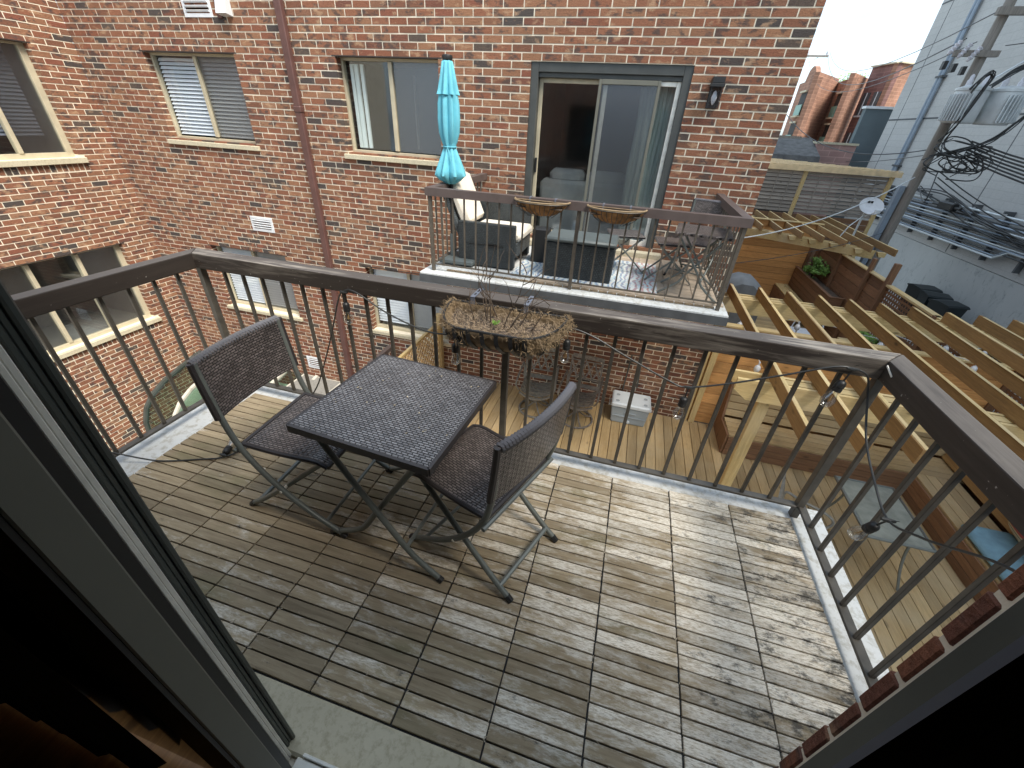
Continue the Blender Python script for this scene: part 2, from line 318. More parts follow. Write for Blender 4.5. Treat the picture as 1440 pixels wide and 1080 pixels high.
# ------------------------------------------------------------ mesh helpers
class MB:
    def __init__(s): s.v = []; s.f = []; s.t = []
    def add(s, vs, fs, tint=0.5):
        b = len(s.v); s.v.extend([tuple(p) for p in vs]); s.f.extend([tuple(i + b for i in q) for q in fs]); s.t.extend([tint] * len(fs)); return s
    def box(s, a, b, tint=0.5, jit=0.0, M=None):
        (x0, y0, z0), (x1, y1, z1) = a, b
        vs = [(x0, y0, z0), (x1, y0, z0), (x1, y1, z0), (x0, y1, z0), (x0, y0, z1), (x1, y0, z1), (x1, y1, z1), (x0, y1, z1)]
        if jit: vs = [tuple(c + random.uniform(-jit, jit) for c in p) for p in vs]
        if M is not None: vs = [tuple(M @ Vector(p)) for p in vs]
        return s.add(vs, BOXF, tint)
    def cbox(s, a, b, c=0.004, tint=0.5, M=None):
        """a box with chamfered edges"""
        lo = Vector(a); hi = Vector(b); c = min([c] + [(hi[i] - lo[i]) * 0.45 for i in range(3)])
        vs = []; 
        for k in range(8):
            sg = [(k >> i) & 1 for i in range(3)]
            for ax in range(3):
                p = [0, 0, 0]
                for i in range(3):
                    e = hi[i] if sg[i] else lo[i]
                    p[i] = e if i == ax else (e - c if sg[i] else e + c)
                vs.append(tuple(p))
        if M is not None: vs = [tuple(M @ Vector(p)) for p in vs]
        return s.add(vs, CBF, tint)
    def bar(s, p0, p1, w, h, up=(0, 0, 1), tint=0.5, taper=1.0):
        p0 = Vector(p0); p1 = Vector(p1); d = (p1 - p0).normalized(); u = Vector(up)
        sd = d.cross(u)
        if sd.length < 1e-4: sd = d.cross(Vector((0, 1, 0)))
        sd.normalize(); u = sd.cross(d)
        vs = []
        for p, k in ((p0, 1.0), (p1, taper)):
            for a, b in ((-1, -1), (1, -1), (1, 1), (-1, 1)): vs.append(p + sd * (w / 2 * a * k) + u * (h / 2 * b * k))
        return s.add(vs, [(0, 1, 2, 3), (7, 6, 5, 4), (0, 4, 5, 1), (1, 5, 6, 2), (2, 6, 7, 3), (3, 7, 4, 0)], tint)
    def tube(s, path, r, n=8, tint=0.5, caps=True):
        P = [Vector(p) for p in path]; m = len(P)
        rs = r if isinstance(r, (list, tuple)) else [r] * m
        u = None; vs = []
        for i in range(m):
            d = (P[min(i + 1, m - 1)] - P[max(i - 1, 0)]).normalized()
            if u is None:
                u = d.orthogonal().normalized()
            else:
                u = (u - d * u.dot(d)); u = u.normalized() if u.length > 1e-5 else d.orthogonal().normalized()
            w = d.cross(u)
            for k in range(n):
                a = 2 * PI * k / n; vs.append(P[i] + (u * math.cos(a) + w * math.sin(a)) * rs[i])
        fs = [(i * n + k, i * n + (k + 1) % n, (i + 1) * n + (k + 1) % n, (i + 1) * n + k) for i in range(m - 1) for k in range(n)]
        if caps: fs += [tuple(range(n - 1, -1, -1)), tuple(range((m - 1) * n, m * n))]
        return s.add(vs, fs, tint)
    def lathe(s, prof, c=(0, 0, 0), n=16, M=None, tint=0.5):
        vs = []; m = len(prof)
        for r, z in prof:
            for k in range(n):
                a = 2 * PI * k / n; p = Vector((r * math.cos(a), r * math.sin(a), z))
                if M is not None: p = M @ p
                vs.append(p + Vector(c))
        fs = [(i * n + k, i * n + (k + 1) % n, (i + 1) * n + (k + 1) % n, (i + 1) * n + k) for i in range(m - 1) for k in range(n)]
        fs += [tuple(range(n - 1, -1, -1)), tuple(range((m - 1) * n, m * n))]
        return s.add(vs, fs, tint)
    def prism(s, poly, axis, a, b, tint=0.5):
        """polygon in the plane across AXIS, swept from a to b"""
        def P(q, t): return {0: (t, q[0], q[1]), 1: (q[0], t, q[1]), 2: (q[0], q[1], t)}[axis]
        n = len(poly); vs = [P(q, a) for q in poly] + [P(q, b) for q in poly]
        fs = [tuple(range(n - 1, -1, -1)), tuple(range(n, 2 * n))] + [(i, (i + 1) % n, n + (i + 1) % n, n + i) for i in range(n)]
        return s.add(vs, fs, tint)
    def quad(s, a, b, c, d, tint=0.5): return s.add([a, b, c, d], [(0, 1, 2, 3)], tint)
    def mesh(s, name, mat, smooth=False):
        me = bpy.data.meshes.new(name); me.from_pydata(s.v, [], s.f); me.materials.append(mat)
        at = me.attributes.new('tint', 'FLOAT', 'FACE'); at.data.foreach_set('value', s.t)
        bm = bmesh.new(); bm.from_mesh(me); bmesh.ops.recalc_face_normals(bm, faces=bm.faces); bm.to_mesh(me); bm.free()
        if smooth: me.polygons.foreach_set('use_smooth', [True] * len(me.polygons)); 
        me.update(); return me
    def build(s, name, mat, parent=None, smooth=False, **kw):
        o = bpy.data.objects.new(name, s.mesh(name, MT[mat] if isinstance(mat, str) else mat, smooth)); COL.objects.link(o)
        if smooth and len(s.f) > 8:
            try: o.data.set_sharp_from_angle(angle=math.radians(42))
            except Exception: pass
        if parent is not None: attach(o, parent)
        for k, v in kw.items(): o[k] = v
        return o
BOXF = [(0, 3, 2, 1), (4, 5, 6, 7), (0, 1, 5, 4), (1, 2, 6, 5), (2, 3, 7, 6), (3, 0, 4, 7)]
def _cbf():
    F = []
    idx = lambda k, ax: k * 3 + ax
    for ax in range(3):
        o = [i for i in range(3) if i != ax]
        for sd in (0, 1):
            ks = []
            for a, b in ((0, 0), (1, 0), (1, 1), (0, 1)):
                ks.append((sd << ax) | (a << o[0]) | (b << o[1]))
            F.append(tuple(idx(k, ax) for k in ks))
    for ax in range(3):        # edges running along ax
        o = [i for i in range(3) if i != ax]
        for a in (0, 1):
            for b in (0, 1):
                k0 = (a << o[0]) | (b << o[1]); k1 = k0 | (1 << ax)
                F.append((idx(k0, o[0]), idx(k0, o[1]), idx(k1, o[1]), idx(k1, o[0])))
    for k in range(8): F.append((idx(k, 0), idx(k, 1), idx(k, 2)))
    return F
CBF = _cbf()
WM = {}
def attach(o, parent):
    o.parent = parent
    if parent.name in WM: o.matrix_parent_inverse = WM[parent.name].inverted()
def tag(o, label=None, cat=None, group=None, kind=None):
    if label: o['label'] = label
    if cat: o['category'] = cat
    if group: o['group'] = group
    if kind: o['kind'] = kind
    return o
def thing(name, label, cat, loc=(0, 0, 0), group=None, local=False):
    o = bpy.data.objects.new(name, None); COL.objects.link(o); o.empty_display_size = 0.1
    if not local: o.location = loc; WM[o.name] = Matrix.Translation(loc)
    return tag(o, label, cat, group)
def dup(root, loc, rz=0.0, label=None, scale=1.0):
    def cp(o, par):
        c = o.copy(); COL.objects.link(c); c.parent = par
        for ch in o.children: cp(ch, c)
        return c
    r = cp(root, None); r.location = loc; r.rotation_euler = (0, 0, rz); r.scale = (scale,) * 3
    if label: r['label'] = label
    return r
def struct(name, mb, mat, smooth=False):
    o = mb.build(name, mat, None, smooth); o['kind'] = 'structure'; return o
def clump(mb, c, rad, n, size, flatness=1.0, tint=None):
    for _ in range(n):
        d = Vector((random.gauss(0, 1), random.gauss(0, 1), random.gauss(0, 1))).normalized() * (random.random() ** 0.5)
        p = Vector(c) + Vector((d.x * rad[0], d.y * rad[1], d.z * rad[2]))
        a = Vector((random.gauss(0, 1), random.gauss(0, 1), random.gauss(0, 1) * flatness)).normalized(); b = a.orthogonal().normalized()
        s = size * random.uniform(0.6, 1.3)
        mb.add([p - a * s, p + b * s * 0.45, p + a * s, p - b * s * 0.45], [(0, 1, 2, 3)], random.random() if tint is None else tint)
def catenary(a, b, sag, n=10):
    a = Vector(a); b = Vector(b); return [a.lerp(b, i / n) - Vector((0, 0, sag * 4 * (i / n) * (1 - i / n))) for i in range(n + 1)]
def smoothpath(pts, n=6):
    P = [Vector(p) for p in pts]; out = []
    for i in range(len(P) - 1):
        p0 = P[max(i - 1, 0)]; p1 = P[i]; p2 = P[i + 1]; p3 = P[min(i + 2, len(P) - 1)]
        for k in range(n):
            t = k / n; t2 = t * t; t3 = t2 * t
            out.append(0.5 * ((2 * p1) + (-p0 + p2) * t + (2 * p0 - 5 * p1 + 4 * p2 - p3) * t2 + (-p0 + 3 * p1 - 3 * p2 + p3) * t3))
    out.append(P[-1]); return out

def pieces(parent, name, items, mat, limit=300, rest='rest_of_pieces', restmat=None):
    """items: (mb_builder_fn, centre, size); the LIMIT that show largest become objects, the rest one stuff part"""
    sc = []
    for i, (fn, c, s) in enumerate(items):
        p = proj(c)
        a = 0.0
        if p is not None and -30 < p[0] < 1470 and -30 < p[1] < 1110: a = s / (p[2] ** 2)
        sc.append((-a, i))
    sc.sort(); keep = set(i for a, i in sc[:limit]) if len(items) > limit else set(range(len(items)))
    restmb = MB(); obs = []
    for i, (fn, c, s) in enumerate(items):
        if i in keep:
            mb = MB(); fn(mb); obs.append(mb.build(name, mat, parent))
        else: fn(restmb)
    if restmb.f:
        restmb.build(rest, mat, parent, kind='stuff')
    return obs

# ------------------------------------------------------------ brickwork
BL, BH, JT = 0.254, 0.0813, 0.0145
def cut(iv, a, b):
    r = []
    for p, q in iv:
        if b <= p or a >= q: r.append((p, q))
        else:
            if p < a - 0.02: r.append((p, a))
            if q > b + 0.02: r.append((b, q))
    return r
TINTS = [0.02, 0.1, 0.18, 0.25, 0.3, 0.36, 0.42, 0.48, 0.5, 0.55, 0.6, 0.14, 0.22, 0.46, 0.05, 0.66, 0.28, 0.74, 0.79, 0.35, 0.12, 0.9, 0.44, 0.52, 0.4, 0.99]
def brick_items(u0, u1, z0, z1, ztop, uoff, holes, place, depth=0.09, rowlocks=()):
    """running bond between u0..u1, z0..z1; courses are counted down from ztop; place(mb,u0,u1,z0,z1,tint)"""
    items = []
    k0 = int(math.floor((ztop - z1) / BH)); k1 = int(math.ceil((ztop - z0) / BH))
    for k in range(k0, k1):
        zt = ztop - k * BH; zb = zt - BH; zc = (zt + zb) / 2
        iv = [(u0, u1)]
        for (a, b, c, d) in holes:
            if c < zc < d: iv = cut(iv, a, b)
        for (a, b, c, d) in rowlocks:
            if c < zc < d: iv = cut(iv, a, b)
        for (p, q) in iv:
            s = uoff + (BL / 2 if k % 2 else 0); j = math.floor((p - s) / BL)
            nxt = p
            while s + j * BL < q - 0.005:
                a = nxt; b = min(q, s + (j + 1) * BL); j += 1
                if b - a < 0.05: continue
                if q - b < 0.05: b = q
                nxt = b
                t = random.choice(TINTS)
                A_ = a + JT / 2 if a > p + 1e-6 else (a - 0.003 if p > u0 + 1e-6 else a); B_ = b - JT / 2 if b < q - 1e-6 else (b + 0.003 if q < u1 - 1e-6 else b)
                items.append(((lambda mb, a=A_, b=B_, zb=zb, zt=zt, t=t: place(mb, a, b, zb + JT / 2, zt - JT / 2, t)), (a + b) / 2, zc, (b - a) * BH))
    for (a, b, c, d) in rowlocks:
        n = max(1, round((b - a) / 0.0813)); w = (b - a) / n
        for i in range(n):
            t = random.choice(TINTS)
            items.append(((lambda mb, i=i, a=a, w=w, c=c, d=d, t=t: place(mb, a + i * w + JT / 2, a + (i + 1) * w - JT / 2, c + JT / 2, d - JT / 2, t)), a + (i + .5) * w, (c + d) / 2, w * (d - c)))
    return items
def holed_wall(mb, U0, U1, Z0, Z1, holes, cell):
    us = sorted(set([U0, U1] + [h[i] for h in holes for i in (0, 1)])); zs = sorted(set([Z0, Z1] + [h[i] for h in holes for i in (2, 3)]))
    us = [u for u in us if U0 <= u <= U1]; zs = [z for z in zs if Z0 <= z <= Z1]
    for i in range(len(us) - 1):
        run = None
        for j in range(len(zs) - 1):
            uc = (us[i] + us[i + 1]) / 2; zc = (zs[j] + zs[j + 1]) / 2
            inside = any(h[0] < uc < h[1] and h[2] < zc < h[3] for h in holes)
            if not inside:
                if run is None: run = zs[j]
            if inside and run is not None: cell(us[i], us[i + 1], run, zs[j]); run = None
        if run is not None: cell(us[i], us[i + 1], run, zs[-1])

# ============================================================ SETTING
FY = 6.15          # outer brick face of the building opposite
LX = -9.16         # brick face of its left wing
RX = 1.457         # its right corner
DZ = -2.455        # level of the yard decks
g = MB(); g.quad((-60, -40, -5.6), (140, -40, -5.6), (140, 240, -5.6), (-60, 240, -5.6)); struct('ground', g, 'yard')
g = MB(); g.box((5.6, -12, -5.59), (9.0, 70, -3.35)); struct('alley', g, 'asphalt')
g = MB(); g.box((-9.1, -0.5, -5.59), (-3.1, 6.1, -5.45)); struct('courtyard_paving', g, 'yard')

# ------------------------------------------------------------ building opposite
bld = thing('brick_building', 'red brick apartment building opposite with sliding windows and brown downpipe', 'building', (-4, FY, DZ))
WIN = [(-7.78, -6.04, 1.13, 2.297, 'a'), (-4.34, -2.80, 1.13, 2.297, 'b'), (-7.75, -6.03, -1.85, -0.63, 'c'), (-4.36, -2.80, -1.81, -0.60, 'd')]
DOOR = (-1.56, 0.36, 0.25, 2.297)
holesF = [w[:4] for w in WIN] + [DOOR]
m = MB(); Z0, Z1 = -5.6, 4.9
holed_wall(m, LX, RX, Z0, Z1, holesF, lambda a, b, c, d: m.box((a, FY + 0.003, c), (b, FY + 0.25, d)))
m.box((RX - 0.25, FY + 0.251, Z0), (RX - 0.008, 13.6, Z1)); m.box((LX, 13.4, Z0), (RX - 0.26, 13.6, Z1))
m.box((LX + 0.01, FY + 0.255, 4.55), (RX - 0.26, 13.39, 4.7))
m.build('wall', 'mortar', bld)
def placeF(mb, a, b, c, d, t): mb.box((a, FY - random.uniform(0, 0.003), c), (b, FY + 0.112, d), t, 0.0013)
it = [(f, (u, FY, z), s) for f, u, z, s in brick_items(LX + 0.002, RX, Z0, 4.6, 2.297, -0.03, holesF + [(LX, -3.0, -5.6, -4.9)], placeF)]
pieces(bld, 'brick', it, 'brick', 300, 'brick_courses')
# side of the right corner
def placeR(mb, a, b, c, d, t): mb.box((RX - 0.09, a, c), (RX - 0.001, b, d), t, 0.001)
it = [(f, (RX, u, z), s) for f, u, z, s in brick_items(FY + 0.093, 13.5, DZ, 4.6, 2.297, 0.06, [], placeR)]
mr = MB()
for f, c, s in it: f(mr)
mr.build('brick_side_courses', 'brick', bld, kind='stuff')
m = MB(); m.box((LX - 0.2, FY - 0.04, 4.6), (RX + 0.04, FY + 0.3, 4.95)); m.build('coping', 'stone', bld)

def slider(parent, X0, X1, z0, z1, kind, yf=FY):
    """sliding window in the facade: cream frame, two sashes, a stone sill"""
    y = yf + 0.115; fr = MB(); w = 0.032; xm = (X0 + X1) / 2
    fr.cbox((X0, y, z0), (X0 + w, y + 0.07, z1)); fr.cbox((X1 - w, y, z0), (X1, y + 0.07, z1))
    fr.cbox((X0 + w, y, z0), (X1 - w, y + 0.07, z0 + 0.055)); fr.cbox((X0 + w, y, z1 - w), (X1 - w, y + 0.07, z1))
    win = fr.build('window', 'cream', parent)
    ms = MB(); ms.cbox((xm - 0.03, y - 0.012, z0 + 0.072), (xm + 0.03, y + 0.05, z1 - w - 0.002)); ms.build('mullion', 'cream', win)
    lt = MB(); lt.box((X0 - 0.05, yf - 0.004, z1 - 0.001), (X1 + 0.05, yf + 0.1, z1 + 0.012)); lt.build('lintel', 'rail_brown', win)  # thin lintel; its dark brown also paints the shadow at the window head
    p = MB(); p.quad((X0 + w, y + 0.045, z0 + 0.07), (xm - 0.03, y + 0.045, z0 + 0.07), (xm - 0.03, y + 0.045, z1 - w), (X0 + w, y + 0.045, z1 - w)); p.build('pane', 'glass', win)
    p = MB(); p.quad((xm + 0.03, y + 0.02, z0 + 0.07), (X1 - w, y + 0.02, z0 + 0.07), (X1 - w, y + 0.02, z1 - w), (xm + 0.03, y + 0.02, z1 - w)); p.build('screen', 'screen', win)
    s = MB(); s.cbox((X0 - 0.06, yf - 0.045, z0 - 0.07), (X1 + 0.06, yf + 0.113, z0 - 0.002), 0.006); s.build('sill', 'stone', win)
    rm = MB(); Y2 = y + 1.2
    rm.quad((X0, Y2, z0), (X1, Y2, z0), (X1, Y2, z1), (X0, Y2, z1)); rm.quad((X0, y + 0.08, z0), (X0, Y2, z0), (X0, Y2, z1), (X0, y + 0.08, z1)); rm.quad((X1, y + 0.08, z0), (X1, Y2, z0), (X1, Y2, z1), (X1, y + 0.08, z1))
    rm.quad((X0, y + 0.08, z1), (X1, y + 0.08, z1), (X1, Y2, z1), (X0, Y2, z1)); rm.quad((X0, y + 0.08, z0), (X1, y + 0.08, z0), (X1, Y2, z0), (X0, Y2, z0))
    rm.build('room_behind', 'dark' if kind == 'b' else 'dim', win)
    if kind in 'acd':
        b = MB(); n = int((z1 - z0 - 0.12) / 0.052)
        for i in range(n):
            z = z1 - w - 0.02 - i * 0.052
            b.add([(X0 + w + 0.01, y + 0.098, z), (X1 - w - 0.01, y + 0.098, z), (X1 - w - 0.01, y + 0.062, z - 0.044), (X0 + w + 0.01, y + 0.062, z - 0.044)], [(0, 1, 2, 3)])
        b.build('blind', 'blind', win)
    if kind == 'b':
        c = MB()
        for i, (x, wd) in enumerate(((X0 + 0.07, 0.05), (X0 + 0.13, 0.06), (X0 + 0.22, 0.05))):
            c.box((x, y + 0.1 + i * 0.01, z0 + 0.08), (x + wd, y + 0.13 + i * 0.01, z1 - 0.06))
        c.build('curtain', 'curtain', win)
        c = MB(); c.tube([(xm + 0.2, y + 0.3, z0 + 0.1), (xm + 0.2, y + 0.3, z1 - 0.15)], 0.02, 6); c.build('curtain_edge', 'dim', win)
    return win
for (a, b, c, d, k) in WIN: slider(bld, a, b, c, d, k)

# patio door of the building opposite
X0, X1, z0, z1 = DOOR; y = FY + 0.02
fr = MB(); t = 0.10
fr.cbox((X0, y, z0 - 0.03), (X0 + t, y + 0.16, z1)); fr.cbox((X1 - t, y, z0 - 0.03), (X1, y + 0.16, z1)); fr.cbox((X0 + t, y, z1 - t), (X1 - t, y + 0.16, z1)); fr.cbox((X0 + t, y + 0.03, z1 - t - 0.05), (X1 - t, y + 0.15, z1 - t))
door = fr.build('patio_door', 'doortrim', bld)
def leaf(xa, xb, yy, mat, ws=0.05):
    s = MB(); za = z0; zb = z1 - t - 0.05
    s.cbox((xa, yy, za), (xa + ws, yy + 0.03, zb)); s.cbox((xb - ws, yy, za), (xb, yy + 0.03, zb)); s.cbox((xa + ws, yy + 0.001, zb - 0.05), (xb - ws, yy + 0.029, zb)); s.cbox((xa + ws, yy + 0.001, za), (xb - ws, yy + 0.029, za + 0.08))
    s.build('door_sash', mat, door)
xa = X0 + t; xb = X1 - t
leaf(xa, xa + 0.86, y + 0.10, 'cream'); leaf(xa + 0.82, xb, y + 0.055, 'silver'); leaf(xa + 0.50 + 0.26, xb - 0.23, y + 0.012, 'greyframe', 0.035)
p = MB(); p.quad((xa + 0.05, y + 0.115, z0), (xa + 0.83, y + 0.115, z0), (xa + 0.83, y + 0.115, z1 - t), (xa + 0.05, y + 0.115, z1 - t)); p.build('pane', 'doorglass', door)
p = MB(); p.quad((xa + 0.87, y + 0.07, z0), (xb - 0.05, y + 0.07, z0), (xb - 0.05, y + 0.07, z1 - t), (xa + 0.87, y + 0.07, z1 - t)); p.build('pane', 'doorglass', door)
p = MB(); p.quad((xa + 0.80, y + 0.03, z0), (xb - 0.26, y + 0.03, z0), (xb - 0.26, y + 0.03, z1 - t - 0.1), (xa + 0.80, y + 0.03, z1 - t - 0.1)); p.build('screen', 'screen', door)
h = MB(); h.cbox((xa + 0.012, y + 0.07, 1.08), (xa + 0.04, y + 0.098, 1.26)); h.build('door_handle', 'black', door)
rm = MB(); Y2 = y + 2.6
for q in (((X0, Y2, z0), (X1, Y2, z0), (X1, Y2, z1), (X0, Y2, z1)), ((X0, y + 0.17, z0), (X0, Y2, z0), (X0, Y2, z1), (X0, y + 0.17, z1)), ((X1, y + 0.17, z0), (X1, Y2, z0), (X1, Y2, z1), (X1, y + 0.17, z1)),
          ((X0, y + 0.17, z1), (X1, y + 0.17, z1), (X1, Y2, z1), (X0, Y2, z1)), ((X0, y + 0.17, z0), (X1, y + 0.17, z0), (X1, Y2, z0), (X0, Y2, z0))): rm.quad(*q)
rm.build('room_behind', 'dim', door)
c = MB()
for i in range(9):
    x = xb - 0.42 + i * 0.045; c.tube([(x + 0.01 * math.sin(k * 1.3 + i), y + 0.22 + 0.025 * (i % 2), z0 + 0.02 + k * (z1 - z0 - 0.2) / 8) for k in range(9)], 0.03, 7)
c.build('curtain', 'curtain', door, True)
sf = thing('sofa_indoors', 'grey sofa back seen through the patio door glass', 'sofa', (-0.9, 6.9, 0.25))
m = MB(); m.cbox((-1.42, 6.55, 0.26), (-0.15, 6.85, 0.98), 0.05); m.build('backrest', flat('sofa_grey', (0.52, 0.52, 0.53), 0.9), sf, True)
m = MB(); m.cbox((-1.42, 6.86, 0.26), (-1.2, 7.6, 0.85), 0.05); m.cbox((-0.37, 6.86, 0.26), (-0.15, 7.6, 0.85), 0.05); m.cbox((-1.19, 6.86, 0.26), (-0.38, 7.6, 0.62), 0.05); m.build('seat', 'cool_g', sf, True)
m = MB(); m.cbox((-1.30, 6.60, 0.93), (-0.78, 6.88, 1.12), 0.06); m.cbox((-0.76, 6.60, 0.93), (-0.2, 6.88, 1.12), 0.06); m.build('back_cushion', flat('sofa_grey_cushion', (0.56, 0.56, 0.57), 0.9), sf, True)
st = MB(); st.cbox((X0 - 0.02, FY - 0.14, 0.135), (X1 + 0.12, FY - 0.002, 0.215), 0.008); st.build('door_step', 'stone', bld)

# vents, dryer hood, downpipe
def vent(x0, x1, za, zb):
    f = MB(); yy = FY - 0.012; w = 0.045
    f.cbox((x0, yy, za), (x1, yy + 0.02, za + w)); f.cbox((x0, yy, zb - w), (x1, yy + 0.02, zb)); f.cbox((x0, yy, za + w), (x0 + w, yy + 0.02, zb - w)); f.cbox((x1 - w, yy, za + w), (x1, yy + 0.02, zb - w))
    v = f.build('vent', 'whitemetal', bld)
    bk = MB(); bk.box((x0 + w, yy + 0.015, za + w), (x1 - w, yy + 0.022, zb - w)); bk.build('vent_opening', 'black', v)
    n = 4
    for i in range(n):
        s = MB(); z = za + w + (i + 0.25) * (zb - za - 2 * w) / n; s.bar((x0 + w, yy - 0.002, z + 0.012), (x1 - w, yy - 0.002, z + 0.012), 0.012, 0.022, (0, -0.6, 1)); s.build('louvre', 'whitemetal', v)
vent(-6.58, -6.11, -0.23, 0.02); vent(-6.72, -6.22, 2.69, 2.98); vent(-6.12, -5.76, -3.02, -2.74)
h = MB(); h.prism([(FY - 0.12, 2.72), (FY - 0.002, 2.70), (FY - 0.002, 3.0), (FY - 0.05, 3.0)], 0, -6.05, -5.88); h.build('dryer_hood', 'whitemetal', bld)
h = MB(); h.cbox((-6.13, FY - 0.03, 2.68), (-6.052, FY - 0.004, 3.05)); h.build('hood_trim', 'pipe', bld)
dp = MB(); dp.cbox((-5.11, FY - 0.085, -5.4), (-5.0, FY - 0.004, 4.6), 0.012); pipe = dp.build('downpipe', 'pipe', bld)
j = MB(); j.cbox((-5.118, FY - 0.092, 1.62), (-4.992, FY - 0.003, 1.70), 0.01); j.cbox((-5.118, FY - 0.092, -1.1), (-4.992, FY - 0.003, -1.02), 0.01); j.build('pipe_joint', 'pipe', pipe)

# wall lantern
ln = thing('wall_lantern', 'black wall lantern with clear glass beside the patio door', 'wall lamp', (0.65, FY, 2.0))
m = MB(); m.cbox((0.575, FY - 0.02, 1.90), (0.695, FY - 0.001, 2.19)); m.build('backplate', 'black', ln)
m = MB(); m.cbox((0.57, FY - 0.16, 2.13), (0.70, FY - 0.021, 2.19)); m.cbox((0.56, FY - 0.175, 2.095), (0.71, FY - 0.021, 2.128)); m.build('lamp_cap', 'black', ln)
for x in (0.575, 0.687):
    for yy in (FY - 0.165, FY - 0.035): m = MB(); m.box((x, yy, 1.90), (x + 0.009, yy + 0.009, 2.094)); m.build('cage_bar', 'black', ln)
m = MB()
m.quad((0.58, FY - 0.16, 1.90), (0.69, FY - 0.16, 1.90), (0.69, FY - 0.16, 2.09), (0.58, FY - 0.16, 2.09)); m.quad((0.69, FY - 0.16, 1.90), (0.69, FY - 0.03, 1.90), (0.69, FY - 0.03, 2.09), (0.69, FY - 0.16, 2.09))
m.build('glass', 'glass', ln)
m = MB(); m.lathe([(0.002, 0.15), (0.018, 0.13), (0.032, 0.08), (0.018, 0.03), (0.002, 0.01)], (0.635, FY - 0.09, 1.92), 10); m.build('bulb', 'porcelain', ln, True)

# ------------------------------------------------------------ left wing
wing = thing('brick_wing', 'red brick side wing at right angles with wide cream framed windows', 'building', (LX, 3, DZ))
holesL = [(2.75, 5.52, 0.80, 2.297), (2.75, 5.55, -2.13, -0.63)]
m = MB(); holed_wall(m, -3.0, FY, Z0, Z1, holesL, lambda a, b, c, d: m.box((LX - 0.25, a, c), (LX - 0.003, b, d)))
m.box((LX - 6.0, -3.0, Z0), (LX - 5.8, FY, Z1)); m.box((LX - 5.79, -3.0, 4.5), (LX - 0.26, FY, 4.65)); m.build('wall', 'mortar', wing)
def placeL(mb, a, b, c, d, t): mb.box((LX - 0.098, a, c), (LX + random.uniform(0, 0.003), b, d), t, 0.0013)
rl = [(2.69, 5.60, 0.80 - 0.085 - 0.1626 + 0.047, 0.80 - 0.085), (2.69, 5.62, -2.13 - 0.085 - 0.115, -2.13 - 0.085)]
it = [(f, (LX, u, z), s) for f, u, z, s in brick_items(0.0, FY - 0.001, -5.5, 4.6, 2.297, 0.05, holesL + [(2.69, 5.60, 0.7, 0.82), (2.69, 5.62, -2.25, -2.1)], placeL, rowlocks=rl)]
pieces(wing, 'brick', it, 'brick', 300, 'brick_courses')
for (a, b, za, zb) in holesL:
    x = LX - 0.17; f = MB(); w = 0.035
    f.cbox((x, a, za), (x + 0.07, b, za + 0.07)); f.cbox((x, a, zb - w), (x + 0.07, b, zb)); f.cbox((x, a, za + 0.07), (x + 0.07, a + w, zb - w)); f.cbox((x, b - 0.09, za + 0.07), (x + 0.07, b, zb - w))
    wn = f.build('window', 'cream', wing)
    for yy in (3.44, 4.13, 4.83):
        mm = MB(); mm.cbox((x - 0.002, yy - 0.03, za + 0.071), (x + 0.085, yy + 0.03, zb - w - 0.001)); mm.build('mullion', 'cream', wn)
    ys = [a + w, 3.41, 3.47, 4.10, 4.16, 4.80, 4.86, b - 0.09]
    for i in range(0, 8, 2):
        p = MB(); xx = x + (0.03 if i % 4 else 0.045); p.quad((xx, ys[i], za + 0.07), (xx, ys[i + 1], za + 0.07), (xx, ys[i + 1], zb - w), (xx, ys[i], zb - w)); p.build('pane', 'screen' if i % 4 else 'glass', wn)
    s = MB(); s.cbox((LX - 0.07, a - 0.05, za - 0.085), (LX + 0.055, b + 0.07, za - 0.002), 0.006); s.build('sill', 'stone', wn)
    s = MB(); s.box((LX - 0.1, a - 0.04, zb - 0.001), (LX + 0.004, b + 0.04, zb + 0.012)); s.build('lintel', 'rail_brown', wn)  # dark lintel strip doubles as painted head shadow
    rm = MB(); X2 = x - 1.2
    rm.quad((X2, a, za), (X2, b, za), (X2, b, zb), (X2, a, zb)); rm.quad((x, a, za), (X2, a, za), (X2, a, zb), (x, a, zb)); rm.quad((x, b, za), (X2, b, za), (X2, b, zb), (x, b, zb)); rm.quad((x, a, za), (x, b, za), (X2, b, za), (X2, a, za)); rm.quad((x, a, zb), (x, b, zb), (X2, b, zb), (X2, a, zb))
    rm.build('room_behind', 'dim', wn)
    bl = MB()
    for i in range(26):
        z = zb - w - 0.02 - i * 0.052
        if z - 0.05 < za + 0.3 and za > 0: break
        if za < 0: break
        bl.add([(x - 0.11, 4.3, z), (x - 0.11, b - 0.2, z), (x - 0.085, b - 0.2, z - 0.046), (x - 0.085, 4.3, z - 0.046)], [(0, 1, 2, 3)])
    if bl.f: bl.build('blind', 'bluegrey', wn)

